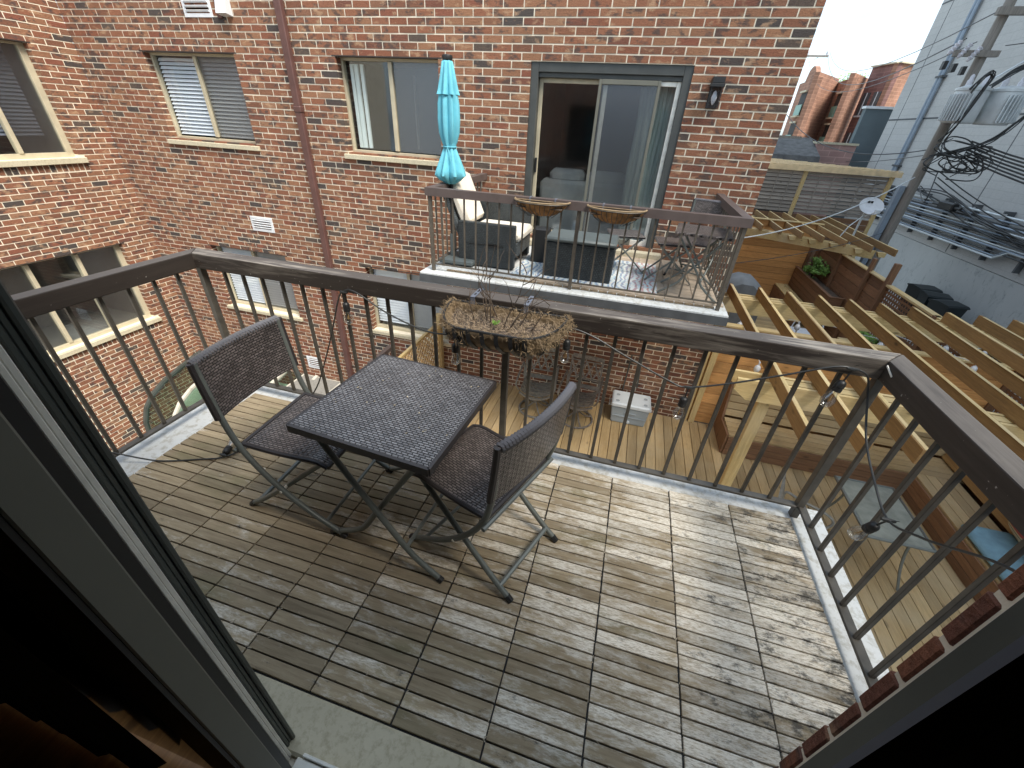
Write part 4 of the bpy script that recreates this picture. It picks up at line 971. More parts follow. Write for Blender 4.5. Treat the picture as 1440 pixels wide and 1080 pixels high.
# planter bench at the far end
pb = thing('planter_bench', 'brown board bench with raised planter box at the far fence', 'planter', (4.8, 12.3, DZ))
for i in range(3):
    m = MB(); m.cbox((4.50 + i * 0.115, 11.3, -2.03), (4.61 + i * 0.115, 13.68, -2.0), 0.003, random.random()); m.build('seat_board', 'pty', pb)
for i in range(4):
    m = MB(); m.cbox((4.49, 11.3, DZ + 0.002 + i * 0.103), (4.508, 13.69, DZ + (i + 1) * 0.103), 0.003, random.random()); m.build('front_board', 'stainy', pb)
for i in range(4):
    m = MB(); m.cbox((4.86, 10.95, -2.0 + i * 0.135 + 0.002), (4.885, 13.69, -2.0 + (i + 1) * 0.135 - 0.003), 0.003, random.random()); m.build('box_board', 'stainy', pb)
    m = MB(); m.cbox((4.887, 10.95, -2.0 + i * 0.135 + 0.002), (5.15, 10.975, -2.0 + (i + 1) * 0.135 - 0.003), 0.003, random.random()); m.build('box_board', 'stainx', pb)
m = MB(); m.cbox((4.84, 10.93, -1.46), (4.92, 13.68, -1.44)); m.cbox((4.921, 10.93, -1.46), (5.17, 11.0, -1.44)); m.build('rim', 'stainy', pb)
m = MB(); m.box((4.90, 11.0, -1.6), (5.15, 13.6, -1.49)); m.build('soil', 'soil', pb)
def bush(name, lab, c, rad, n, size, mat='leaf'):
    r = thing(name, lab, 'plant', (c[0], c[1], c[2] - rad[2]))
    m = MB()
    for _ in range(16):
        o = Vector((random.uniform(-.75, .75) * rad[0], random.uniform(-.8, .8) * rad[1], random.uniform(-.6, .75) * rad[2])); clump(m, Vector(c) + o, [q * random.uniform(.22, .42) for q in rad], n // 16, size)
    clump(m, c, [q * 1.15 for q in rad], n // 8, size * .8)
    m.build('leaves', mat, r, kind='stuff')
    m = MB()
    for i in range(9):
        a = random.uniform(0, 6.28); m.tube([(c[0], c[1], c[2] - rad[2]), (c[0] + math.cos(a) * rad[0] * .4, c[1] + math.sin(a) * rad[1] * .4, c[2]), (c[0] + math.cos(a) * rad[0] * .7, c[1] + math.sin(a) * rad[1] * .7, c[2] + rad[2] * .6)], 0.006, 5)
    m.build('stem', 'twig', r)
bush('green_shrub', 'bushy green plant growing in the far raised planter box', (5.0, 12.75, -1.22), (0.20, 0.50, 0.26), 900, 0.045)
bush('green_shrub', 'low green plant seen between the pergola rafters near the lattice', (4.95, 8.75, -1.62), (0.30, 0.42, 0.18), 700, 0.045)
pb2 = MB(); pb2.cbox((4.6, 8.1, DZ), (5.14, 9.3, -1.78)); tag(pb2.build('planter_box', 'ptx', None), 'pale pine planter box under the low green plant by the lattice', 'planter')

# covered grill
gr = thing('covered_grill', 'grill under a loose grey cover in the yard corner beside the brick building', 'grill', (2.9, 11.0, DZ))
m = MB(); prof = [(2.42, -2.40), (2.40, -1.5), (2.52, -1.28), (2.78, -1.16), (3.06, -1.18), (3.28, -1.34), (3.42, -1.62), (3.44, -2.40)]
N = 10; vs = []
for k in range(N + 1):
    y = 10.5 + 0.85 * k / N; e = 1 - 0.10 * (abs(k / N * 2 - 1) ** 3)
    for (a, b) in prof: vs.append((2.92 + (a - 2.92) * e + random.uniform(-.012, .012), y, DZ + 0.05 + (b - DZ - 0.05) * e + random.uniform(-.012, .012)))
n = len(prof); fs = [(k * n + i, k * n + i + 1, (k + 1) * n + i + 1, (k + 1) * n + i) for k in range(N) for i in range(n - 1)] + [tuple(range(n)), tuple(range(N * n, N * n + n))]
m.add(vs, fs); m.build('cover', 'greycover', gr, True)
m = MB(); 
for x in (2.5, 3.34):
    for yy in (10.6, 11.2): m.tube([(x, yy, DZ), (x, yy, DZ + 0.12)], 0.025, 6)
m.build('leg', 'black', gr)
# white garden chair beyond the wall
wc = thing('white_garden_chair', 'white metal garden chair on the far deck seen through the rafters', 'chair', (4.2, 9.9, DZ))
m = MB(); m.cbox((3.98, 9.7, -2.03), (4.42, 10.14, -2.0)); m.build('seat', 'whitemetal', wc)
for (x, yy) in ((4.0, 9.72), (4.4, 9.72), (4.0, 10.12), (4.4, 10.12)):
    m = MB(); m.tube([(x, yy, DZ), (x, yy, -2.031)], 0.013, 6); m.build('leg', 'whitemetal', wc)
m = MB(); m.tube(smoothpath([(4.0, 9.72, -1.99), (3.96, 9.68, -1.75), (4.0, 9.9, -1.70), (4.2, 10.14, -1.62), (4.4, 9.9, -1.70), (4.44, 9.68, -1.75), (4.4, 9.72, -1.99)]), 0.016, 6); m.tube(smoothpath([(4.02, 10.12, -2.0), (4.1, 10.16, -1.7), (4.2, 10.15, -1.64)]), 0.013, 6); m.build('backrest', 'whitemetal', wc)

# ------------------------------------------------------------ glass patio table and chairs on the deck
gt = thing('glass_patio_table', 'rectangular frosted glass patio table with grey tube frame on the deck', 'table', (3.25, 4.05, DZ))
a, b, c, d, z = 2.95, 3.55, 3.62, 4.50, -1.75
m = MB(); m.tube([(a, c, z), (b, c, z), (b, d, z), (a, d, z), (a, c, z)], 0.018, 8); m.build('table_frame', 'tube', gt, True)
m = MB(); m.box((a + 0.015, c + 0.015, z - 0.004), (b - 0.015, d - 0.015, z + 0.004)); m.build('table_top', 'tableglass', gt)
for (x, y, sx, sy) in ((a, c, 1, 1), (b, c, -1, 1), (a, d, 1, -1), (b, d, -1, -1)):
    m = MB(); m.tube(smoothpath([(x + 0.03 * sx, y + 0.08 * sy, z - 0.015), (x + 0.10 * sx, y + 0.13 * sy, z - 0.12), (x + 0.06 * sx, y + 0.10 * sy, z - 0.4), (x - 0.02 * sx, y + 0.02 * sy, DZ)]), 0.014, 7); m.build('leg', 'tube', gt, True)

def metal_chair(mat, label, group):
    """high backed cast swivel chair: ring base, bowed slat seat, lattice back, tube arms. local, faces -y"""
    r = thing('swivel_patio_chair', label, 'chair', local=True, group=group)
    m = MB(); n = 26; m.tube([(0.27 * math.cos(2 * PI * i / n), 0.27 * math.sin(2 * PI * i / n), 0.022) for i in range(n + 1)], 0.018, 7); m.build('ring_base', mat, r, True)
    for a in (0.5, 0.5 + PI / 2, 0.5 + PI, 0.5 + 3 * PI / 2):
        m = MB(); m.tube(smoothpath([(0.27 * math.cos(a), 0.27 * math.sin(a), 0.025), (0.15 * math.cos(a), 0.15 * math.sin(a), 0.06), (0.03 * math.cos(a), 0.03 * math.sin(a), 0.16)]), 0.013, 6); m.build('spoke', mat, r, True)
    m = MB(); m.tube([(0, 0, 0.14), (0, 0, 0.34)], 0.03, 10); m.cbox((-0.13, -0.13, 0.34), (0.13, 0.13, 0.36)); m.build('pedestal', mat, r)
    for i in range(7):
        y = -0.24 + i * 0.075; m = MB(); pts = [(x, y, 0.385 + 0.09 * (abs(x) / 0.25) ** 2 + 0.02 * (i == 0) * -1) for x in (-0.25, -0.17, -0.08, 0, 0.08, 0.17, 0.25)]
        for p, q in zip(pts[:-1], pts[1:]): m.bar(p, q, 0.052, 0.016)
        m.build('seat_slat', mat, r)
    def bp(u, v): return (u, 0.23 + 0.14 * v, 0.52 + 0.46 * v)
    m = MB()
    for (p, q, w) in (((-0.25, 0), (0.25, 0), .07), ((-0.25, 1), (0.25, 1), .07), ((-0.25, 0), (-0.25, 1), .03), ((0.25, 0), (0.25, 1), .03), ((-0.25, 0.86), (0.25, 0.86), .02), ((-0.25, 0.25), (0.25, 0.25), .02)): m.bar(bp(*p), bp(*q), w, 0.016, (0, -1, 0.2))
    m.build('back_frame', mat, r)
    m = MB()
    for u in (-0.25, -0.125, 0.0, 0.125):
        m.bar(bp(u, 0.27), bp(u + 0.125, 0.84), 0.026, 0.012, (0, -1, 0.2)); m.bar(bp(u + 0.125, 0.27), bp(u, 0.84), 0.026, 0.013, (0, -1, 0.2))
    m.build('back_lattice', mat, r)
    for s in (-1, 1):
        m = MB(); m.tube(smoothpath([(0.26 * s, 0.22, 0.45), (0.29 * s, 0.28, 0.72), (0.30 * s, 0.12, 0.70), (0.31 * s, -0.14, 0.66), (0.31 * s, -0.24, 0.58), (0.27 * s, -0.18, 0.46)]), 0.015, 7); m.build('arm', mat, r, True)
        m = MB(); m.bar((0.25 * s, 0.2, 0.44), bp(0.25 * s, 0), 0.03, 0.016); m.build('upright', mat, r)
    return r
GR = 'high backed metal swivel chairs by the brick wall'
mc = metal_chair('chairmetal', 'bronze grey lattice back swivel chair at the brick wall, farther from the cooler', GR); mc.location = (-0.98, 5.56, DZ); mc.rotation_euler = (0, 0, 0.05)
mc2 = metal_chair('rustmetal', 'rust stained lattice back swivel chair at the brick wall, next to the white cooler', GR); mc2.location = (-0.27, 5.52, DZ); mc2.rotation_euler = (0, 0, -0.06)
dup(mc, (2.42, 3.62, DZ), 1.2, 'metal patio chair pulled up to the frosted glass table on the deck')['group'] = 'patio chair at the glass table'

# cooler
cl = thing('cooler', 'grey and white picnic cooler with four cup recesses against the brick wall', 'cooler', (0.57, 5.83, DZ))
m = MB(); m.prism([(0.29, DZ + 0.002), (0.83, DZ + 0.002), (0.86, -2.15), (0.26, -2.15)], 1, 5.66, 6.03); o = m.build('body', 'cool_g', cl)
bv = o.modifiers.new('b', 'BEVEL'); bv.width = 0.02; bv.segments = 2
m = MB(); m.cbox((0.25, 5.64, -2.148), (0.87, 6.05, -2.065), 0.02); m.build('lid', 'cool_w', cl)
for (x, y) in ((0.34, 5.72), (0.34, 5.90), (0.78, 5.72), (0.78, 5.90)):
    m = MB(); m.lathe([(0.045, 0.0), (0.048, 0.004), (0.038, 0.004), (0.034, 0.002), (0.001, 0.002)], (x, y, -2.064), 14); m.build('cup_ring', 'whitemetal', cl)
    m = MB(); m.lathe([(0.033, 0.0035), (0.001, 0.0036)], (x, y, -2.064), 12); m.build('cup_hollow', 'cool_g', cl)
m = MB(); m.box((0.30, 5.648, -2.32), (0.82, 5.6595, -2.305)); m.cbox((0.48, 5.646, -2.25), (0.66, 5.659, -2.225)); m.build('body_rib', 'cool_g', cl)
m = MB(); m.tube([(0.57, 5.655, DZ + 0.06), (0.57, 5.63, DZ + 0.06)], 0.022, 10); m.build('drain_plug', 'cool_w', cl)
for s, x in ((-1, 0.262), (1, 0.858)):
    m = MB(); m.tube([(x, 5.76, -2.19), (x + 0.035 * s, 5.77, -2.20), (x + 0.035 * s, 5.93, -2.20), (x, 5.94, -2.19)], 0.011, 7); m.build('handle', 'whitemetal', cl)
m = MB(); m.tube([(0.40, 6.12, -2.1), (0.42, 6.1, -1.4), (0.58, 6.1, -1.38), (0.62, 6.12, -2.0)], 0.012, 6); tag(m.build('hose', 'darkframe', None), 'dark pipe bracket on the brick wall above the cooler', 'pipe')

# trellis and stair rail at the left end of the deck
tr = thing('trellis', 'new pale pine diagonal lattice screen with post beside the deck', 'trellis', (-2.95, 5.3, DZ))
m = MB(); m.cbox((-3.0, 6.02, DZ), (-2.9, 6.12, -1.24)); m.build('post', 'ptz', tr); m = MB(); m.cbox((-3.0, 4.0, DZ), (-2.9, 4.09, -1.33)); m.build('post', 'ptz', tr)
ya, yb, za, zb_ = 4.10, 6.01, DZ + 0.1, -1.42
for s in (1, -1):
    q = ya - 1.2
    while q < yb + 1.2:
        pts = []
        for k in range(2): pass
        # line y = q + s*(z-za) clipped
        y0_, z0_ = q, za; y1_, z1_ = q + s * (zb_ - za), zb_
        def clip(yv, zv, y2, z2):
            dy = y2 - yv
            t0, t1 = 0.0, 1.0
            for lo_, sg in ((ya, 1), (yb, -1)):
                f0 = (yv - lo_) * sg; f1 = (y2 - lo_) * sg
                if f0 < 0 and f1 < 0: return None
                if f0 < 0: t0 = max(t0, f0 / (f0 - f1))
                elif f1 < 0: t1 = min(t1, f0 / (f0 - f1))
            if t1 - t0 < 0.05: return None
            return (yv + dy * t0, zv + (z2 - zv) * t0), (yv + dy * t1, zv + (z2 - zv) * t1)
        r = clip(y0_, z0_, y1_, z1_)
        if r: m = MB(); m.bar((-2.95 + 0.006 * s, *r[0]), (-2.95 + 0.006 * s, *r[1]), 0.035, 0.009, (1, 0, 0), random.random()); m.build('lattice_strip', 'lattice', tr)
        q += 0.125
m = MB(); m.cbox((-2.975, ya, zb_), (-2.925, yb, zb_ + 0.04)); m.build('top_rail', 'pty', tr)
hr = thing('stair_rail', 'short dark brown timber stair rail beside the trellis', 'railing', (-3.95, 5.6, -3.4))
m = MB(); m.cbox((-4.0, 5.3, -2.10), (-3.91, 6.06, -2.02)); m.build('handrail', 'opprail', hr)
for yy in (5.32, 5.5, 5.68, 5.86, 6.02): m = MB(); m.cbox((-3.97, yy, -5.4), (-3.94, yy + 0.03, -2.101)); m.build('baluster', 'opprail', hr)

# ============================================================ ALLEY AND BEYOND
GX = 9.0
gw = thing('concrete_building', 'tall windowless grey concrete block building across the alley', 'building', (12, 18, -5))
t = NT('painted_block'); n1 = t.noise(t.pos((1, .35, 1)), 0.8, 5); n2 = t.noise(t.pos((1, 3, 12)), 3.0, 4, 0.7)
c = t.mix(n1, (0.42, 0.415, 0.40), (0.56, 0.555, 0.535)); c = t.mix(t.ramp(n2, [(0.4, 0.0), (0.75, 0.35)]), c, (0.30, 0.30, 0.295))
br = t.n('ShaderNodeTexBrick'); br.inputs['Scale'].default_value = 1; br.inputs['Brick Width'].default_value = 0.4; br.inputs['Row Height'].default_value = 0.2; br.inputs['Mortar Size'].default_value = 0.006
br.inputs['Color1'].default_value = (1, 1, 1, 1); br.inputs['Color2'].default_value = (0.95, 0.95, 0.95, 1); br.inputs['Mortar'].default_value = (0.82, 0.82, 0.82, 1)
sp = t.n('ShaderNodeSeparateXYZ'); t.l(t.pos(), sp.inputs[0]); cb = t.n('ShaderNodeCombineXYZ'); t.l(sp.outputs[1], cb.inputs[0]); t.l(sp.outputs[2], cb.inputs[1]); t.l(cb.outputs[0], br.inputs['Vector'])
c = t.mix(1.0, c, br.outputs['Color'], 'MULTIPLY'); MT['block'] = t.fin(c, 0.85)
t = NT('stained_render'); n1 = t.noise(t.pos((1, 1.2, .5)), 1.2, 6, 0.6); n2 = t.noise(t.pos((1, 2.2, 1.0)), 2.6, 6, 0.75, 1.2)
c = t.mix(n1, (0.38, 0.395, 0.39), (0.56, 0.57, 0.555)); c = t.mix(t.ramp(n2, [(0.55, 0.0), (0.72, 0.75)]), c, (0.13, 0.15, 0.16)); MT['render'] = t.fin(c, 0.85)
m = MB(); m.box((GX, -8, -0.92), (GX + 14, 22.5, 14)); m.build('wall', 'block', gw)
m = MB(); m.box((GX + 0.015, -8, -5.55), (GX + 13.9, 22.45, -0.935)); m.build('base_wall', 'render', gw)
m = MB()
for yy in (21.75, 15.15, 8.3): m.box((GX - 0.004, yy, -0.9), (GX + 0.002, yy + 0.03, 13.5))
for z in (2.45, 5.85): m.box((GX - 0.006, -8, z), (GX + 0.002, 22.49, z + 0.05))
m.build('expansion_joint', 'slab_edge', gw)
for yy in (19.95, 20.10): m = MB(); m.tube([(GX - 0.09, yy, -0.5), (GX - 0.09, yy, 13.0)], 0.055, 8); m.build('riser_conduit', 'conduit', gw, True)
for z in (1.0, 3.6, 6.0): m = MB(); m.box((GX - 0.15, 19.82, z), (GX - 0.001, 20.22, z + 0.06)); m.build('strap', 'slab_edge', gw)
rk = thing('conduit_rack', 'rack of long parallel conduits and cables along the grey block building', 'conduits', (GX - 0.2, 12, -0.4))
for i in range(13):
    z = -0.62 + i * 0.075 + (0.02 if i % 3 == 0 else 0); r = 0.028 if i % 3 == 0 else 0.02
    ye = 22.2; ys = -7
    m = MB()
    if i < 2: m.tube([(GX - 0.16, ye, z), (GX - 0.16, 13.2, z), (GX - 0.16, 12.8, z + 0.22), (GX - 0.16, 12.2, z + 0.22), (GX - 0.16, 11.6, z), (GX - 0.16, ys, z)], r, 7)
    else: m.tube([(GX - 0.16, ye, z), (GX - 0.16, ys, z)], r, 7)
    m.build('conduit', ('galv', 'conduit', 'cable', 'conduit')[i % 4], rk, True)
for yy in [22 - 1.2 * i for i in range(24)]:
    m = MB(); m.box((GX - 0.125, yy, -0.75), (GX - 0.001, yy + 0.05, 0.42)); m.box((GX - 0.23, yy, 0.36), (GX - 0.126, yy + 0.05, 0.42)); m.build('bracket', 'slab_edge', rk)
m = MB()
for i in range(5):
    pts = [(GX - 0.22 - random.random() * .1, y, -0.25 + 0.62 * math.exp(-((y - 17.5) ** 2) / 9) + random.uniform(-.10, .14) + i * 0.05) for y in range(22, 4, -2)]
    m.tube(smoothpath(pts), 0.018, 6)
m.build('loose_cable', 'cable', rk, True)
m = MB(); m.cbox((GX - 0.42, 15.25, 0.16), (GX - 0.24, 15.95, 0.36), 0.03); m.tube([(GX - 0.33, 15.0, 0.25), (GX - 0.33, 16.3, 0.25)], 0.04, 8); m.build('splice_box', 'black', rk)

# ------------------------------------------------------------ utility pole
PX, PY = 6.2, 12.75
up = thing('utility_pole', 'weathered wooden utility pole in the alley carrying transformers and tangled cables', 'utility pole', (PX, PY, -3.35))
m = MB(); m.tube([(PX, PY, -3.35), (PX, PY, 0.5), (PX, PY, 4.15)], [0.125, 0.108, 0.085], 14); m.build('pole', 'poleh', up, True)
m = MB(); m.cbox((PX - 0.25, PY - 0.03, -3.3), (PX - 0.13, PY + 0.12, 0.85), 0.01); m.build('cable_guard', 'conduit', up)
m = MB(); m.bar((PX - 0.2, PY - 0.14, 3.92), (PX + 2.4, PY - 0.14, 3.92), 0.09, 0.12); m.build('crossarm', 'poleh', up)
m = MB(); m.bar((PX - 0.55, PY - 0.12, 3.28), (PX + 0.2, PY - 0.12, 3.28), 0.09, 0.10); m.build('crossarm', 'poleh', up)
m = MB(); m.tube([(PX + 0.1, PY - 0.15, 2.7), (PX + 1.5, PY - 0.15, 3.86)], 0.02, 6); m.build('brace', 'galv', up)
for i, x in enumerate((-0.66, -0.48, -0.30)):
    m = MB(); m.lathe([(0.012, 0.26), (0.05, 0.24), (0.03, 0.20), (0.055, 0.18), (0.03, 0.14), (0.055, 0.12), (0.03, 0.08), (0.05, 0.06), (0.02, 0.0)], (PX + x, PY - 0.16 - i * .02, 3.25 - i * 0.05), 10, Matrix.Rotation(0.5, 3, 'Y')); m.build('insulator', 'porcelain', up, True)
    m = MB(); m.cbox((PX + x - 0.05, PY - 0.30, 3.0 - i * .04), (PX + x + 0.02, PY - 0.2, 3.14 - i * .04)); m.build('fuse_cutout', 'black', up)
def transformer(x, y, lab, r=0.27):
    tr = thing('transformer', lab, 'transformer', (x, y, 1.98), 'pole transformers')
    m = MB(); m.lathe([(r * .92, 0), (r, 0.03), (r, 0.54), (r * 1.06, 0.55), (r * 1.06, 0.59), (r * .6, 0.64), (0.02, 0.66)], (x, y, 2.10), 26); m.build('tank', 'galv', tr, True)
    for k in range(9):
        a = -PI * 0.60 + k * 0.18 if x > PX else -PI * 1.02 + k * 0.16
        m = MB(); d = Vector((math.cos(a), math.sin(a), 0)); p = Vector((x, y, 2.13)) + d * (r + 0.03); q = p + Vector((0, 0, 0.46)); m.bar(p, q, 0.014, 0.07, d); m.build('cooling_fin', 'galv', tr)
    for k in (-0.13, 0.13):
        m = MB(); m.lathe([(0.05, 0), (0.05, 0.10), (0.035, 0.12), (0.035, 0.17), (0.01, 0.20)], (x + k, y, 2.72), 10); m.build('bushing', 'porcelain', tr, True)
    m = MB(); m.box((x - 0.05, y + r * 0.9, 2.2), (x + 0.05, y + r * 0.9 + 0.12, 2.6)); m.build('mount', 'galv', tr)
transformer(PX - 0.06, PY - 0.46, 'grey finned transformer can at the left on the utility pole')
transformer(PX + 0.55, PY - 0.42, 'grey finned transformer can in the middle on the utility pole', 0.28)
# cables round the pole
cm = thing('cable_tangle', 'tangled bundle of thick black cables looping round the transformers', 'cables', (PX, PY, 1.5))
def cab(pts, r=0.016, n=7): m = MB(); m.tube(smoothpath(pts, n), r, 6); m.build('cable', 'cable', cm, True)
Y0 = PY - 0.55
rn = random.uniform
for k in range(6):
    j = lambda v, s=0.04: (v[0] + rn(-s, s), v[1] + rn(-.08, .04), v[2] + rn(-s, s))
    cab([j((5.96, 12.05, 2.62)), j((6.03, 12.0, 2.86)), j((6.16, 11.98, 2.88)), j((6.10, 12.0, 2.45)), j((6.02, 12.05, 2.05)), j((6.02, 12.25, 1.75))], 0.011)
    cab([j((6.30, 12.1, 2.72)), j((6.55, 12.1, 2.98)), j((6.92, 12.1, 3.08)), j((7.25, 12.1, 2.97), .06), j((7.28, 12.1, 2.60), .07), j((7.02, 12.1, 2.15), .06), j((6.78, 12.1, 1.82), .05), j((6.35, 12.15, 1.62), .05), j((6.15, 12.4, 1.50))], 0.012)
for k in range(26):
    a = random.uniform(0, 6.28); R_ = random.uniform(0.15, 0.42); cx, cz = PX + 0.3 + random.uniform(-.25, .3), 1.45 + random.uniform(-.2, .25)
    cab([(cx + R_ * math.cos(a + j * 1.25) * (1 + 0.3 * math.sin(j * 2 + k)), Y0 + random.uniform(-.25, .3), cz + 0.55 * R_ * math.sin(a + j * 1.25)) for j in range(random.choice((3, 4, 5)))], random.choice((0.008, 0.010, 0.013)))
for k in range(7):   # leaving towards us on the right
    cab(catenary((PX + 0.4, Y0 + 0.1, 1.5 + k * 0.05), (PX + 3.2, PY - 14, 1.8 + k * 0.28), 0.9 + k * 0.05, 14), 0.017, 2)
for k in range(3):
    cab(catenary((PX + 0.1, Y0, 1.2 - k * .1), (GX - 0.3, 4.0, 0.6 - 0.1 * k), 0.7, 12), 0.012, 2)
cab(smoothpath([(PX + .05, Y0, 1.2), (PX + .1, Y0, 0.6), (GX - 0.3, 17.5, 0.6), (GX - 0.3, 16.5, 0.3)]), 0.012, 2)
# service wires overhead
sw = thing('overhead_wires', 'thin overhead service wires crossing the sky and alley', 'wires', (PX, PY, 3.5))
def wire(a, b, sag, r=0.008, n=16): m = MB(); m.tube(catenary(a, b, sag, n), r, 5); m.build('wire', 'cable', sw)
wire((PX - .5, PY - .2, 3.5), (16.0, 60, 9.4), 1.6, 0.014); wire((PX - .3, PY - .2, 3.45), (14.2, 60, 9.4), 1.9, 0.010)
wire((PX - .1, PY, 3.95), (16.1, 60, 9.5), 1.3, 0.012)
wire((PX + .2, PY - .2, 3.4), (12.0, 1, 4.6), 0.3); wire((PX + .3, PY - .2, 3.95), (12.5, 1, 5.2), 0.3); wire((PX + .6, PY - .2, 4.0), (12.9, 1, 5.4), 0.3)
m = MB(); m.tube(catenary((PX - .1, PY - .1, 1.05), (1.47, 8.2, 0.05), 0.28, 18), 0.012, 6); m.build('wire', 'galv', sw)
m = MB(); m.tube(catenary((PX - .1, PY, -0.2), (1.47, 7.0, -0.05), 0.1, 14), 0.006, 5); m.build('wire', 'cable', sw)
wire((PX, PY, 1.62), (4.85, 20.6, 2.45), 0.55, 0.012); wire((PX, PY + .1, 1.5), (9.0, 26.0, 0.9), 0.1, 0.012)
dpole = thing('distant_utility_pole', 'pale distant utility pole with crossarms behind the brick corner', 'utility pole', (4.9, 21, -3.3))
m = MB(); m.tube([(4.80, 21, -3.3), (4.80, 21, 3.1)], [0.16, 0.12], 10); m.build('pole', flat('pale_pole', (0.50, 0.42, 0.30), 0.8), dpole, True)
m = MB(); m.bar((4.3, 20.9, 1.72), (5.75, 20.9, 1.72), 0.08, 0.08); m.build('crossarm', 'poleh', dpole)
dp2 = thing('distant_utility_pole', 'far crossarm pole top against the sky by the brick corner', 'utility pole', (7.6, 60, 0))
m = MB(); m.tube([(9.3, 60, -3), (9.3, 60, 10.0)], 0.14, 8); m.build('pole', 'poleh', dp2)
m = MB(); m.bar((7.6, 60, 9.0), (16.2, 60, 9.0), 0.16, 0.16); m.build('crossarm', 'poleh', dp2)
for x in (10.8, 12.4, 14.2, 16.0):
    m = MB(); m.lathe([(0.10, 0), (0.12, 0.2), (0.03, 0.4)], (x, 60, 9.08), 8); m.build('insulator', 'porcelain', dp2)
m = MB(); m.bar((9.3, 60, 6.3), (14.3, 60, 8.9), 0.1, 0.1); m.bar((9.3, 60, 5.2), (15.3, 60, 8.9), 0.08, 0.08); m.build('brace', 'galv', dp2)

# bins
BG = 'black wheeled bins in the alley'
def bin_(loc, rz, lab):
    b = thing('wheeled_bin', lab, 'bin', local=True, group=BG)
    m = MB(); zt_ = 1.0
    vs = [(-.24, -.24, .05), (.24, -.24, .05), (.24, .24, .05), (-.24, .24, .05), (-.30, -.33, zt_), (.30, -.33, zt_), (.30, .33, zt_), (-.30, .33, zt_)]
    m.add(vs, BOXF); m.build('body', 'bin', b)
    m = MB(); m.prism([(-.37, zt_ + .001), (.36, zt_ + .001), (.36, zt_ + .04), (.1, zt_ + .08), (-.3, zt_ + .06), (-.37, zt_ + .03)], 0, -.32, .32); m.build('lid', 'bin', b)
    m = MB(); m.tube([(-.22, .36, zt_ - .06), (.22, .36, zt_ - .06)], .018, 6); m.build('handle', 'bin', b)
    for s in (-1, 1): m = MB(); m.tube([(.20 * s, .26, .10), (.28 * s, .26, .10)], .10, 12); m.build('wheel', 'black', b)
    b.location = loc; b.rotation_euler = (0, 0, rz); b.scale = (.86, .86, .95); return b
bin_((8.50, 14.25, -2.74), 0.1, 'black wheeled bin against the grey wall, farthest of three, half hidden')
bin_((8.45, 13.58, -2.74), -0.15, 'black wheeled bin between its two neighbours at the grey wall')
bin_((8.38, 12.86, -2.74), 0.25, 'black wheeled bin nearest the lattice fence, lid glinting')
g = MB(); g.box((7.8, 11.5, -3.349), (8.99, 16.2, -2.745)); struct('alley_kerb_ledge', g, 'asphalt')

# satellite dish
sd = thing('satellite_dish', 'white oval satellite dish on a pole beyond the yard fence', 'satellite dish', (5.45, 12.55, -0.6))
Mx = Matrix.Translation((5.45, 12.5, 0.36)) @ Matrix.Rotation(math.radians(-62), 4, 'X') @ Matrix.Rotation(math.radians(-8), 4, 'Y') @ Matrix.Diagonal((1.0, 0.82, 1, 1)) @ Matrix.Rotation(PI, 4, 'X')
m = MB(); m.lathe([(0.001, 0.0), (0.08, 0.004), (0.16, 0.018), (0.24, 0.045), (0.26, 0.05), (0.26, 0.06), (0.16, 0.03), (0.001, 0.012)], (0, 0, 0), 26)
m.v = [tuple(Matrix.Translation((5.45, 12.5, 0.37)) @ (Matrix.Rotation(math.radians(52), 4, 'X') @ Vector((p[0], p[1] * 0.85, p[2])))) for p in m.v]
m.build('dish', flat('dish_white', (0.66, 0.68, 0.70), 0.45), sd, True)
m = MB(); m.tube([(5.45, 12.58, 0.30), (5.45, 12.65, 0.1), (5.45, 12.65, -1.2)], 0.025, 8); m.tube([(5.45, 12.62, 0.15), (5.2, 12.5, -0.1), (5.1, 12.5, -0.4)], 0.012, 6); m.build('mast', 'galv', sd)
m = MB(); m.tube([(5.45, 12.55, 0.16), (5.48, 12.18, 0.30)], 0.012, 6); m.cbox((5.44, 12.10, 0.29), (5.53, 12.2, 0.36)); m.build('feed_arm', 'galv', sd)
m = MB(); m.cbox((5.37, 12.52, 0.455), (5.42, 12.535, 0.50)); m.cbox((5.43, 12.52, 0.455), (5.48, 12.535, 0.50)); m.build('emblem', 'black', sd)

# neighbour's louvred screen with lattice roof
sc_ = thing('louvred_screen', 'neighbour grey louvred timber screen with a pale lattice roof', 'screen', (5.4, 15.85, -0.5))
SY = 15.85; sx0, sx1 = 3.2, 7.15
for x in (3.3, 4.83, 7.1):
    m = MB(); m.cbox((x - 0.05, SY - 0.06, -3.2), (x + 0.05, SY + 0.04, 0.90)); m.build('post', 'ptz' if x > 4 else 'oldz', sc_)
for seg in ((3.36, 4.77), (4.89, 7.04)):
    k = 0; z = -0.25
    while z < 0.80:
        m = MB(); m.bar((seg[0], SY, z), (seg[1], SY, z), 0.012, 0.092, (0, 0.35, 0.94), random.random()); m.build('slat', 'oldx', sc_); z += 0.105
    x = seg[0] + 0.35
    while x < seg[1]:
        m = MB(); m.box((x, SY - 0.05, -0.28), (x + 0.025, SY - 0.04, 0.84)); m.build('slat_batten', 'oldz', sc_); x += 0.37
for i in range(16):
    m = MB(); m.cbox((sx0, SY - 0.02, -2.9 + i * 0.16), (sx1, SY + 0.005, -2.9 + i * 0.16 + 0.152), 0.003, random.random()); m.build('board', 'stainx', sc_)
m = MB(); m.cbox((sx0 - .1, SY - 0.13, 0.86), (sx1 + .12, SY - 0.09, 1.0)); m.build('fascia', 'lattice', sc_)
rl_ = MB()
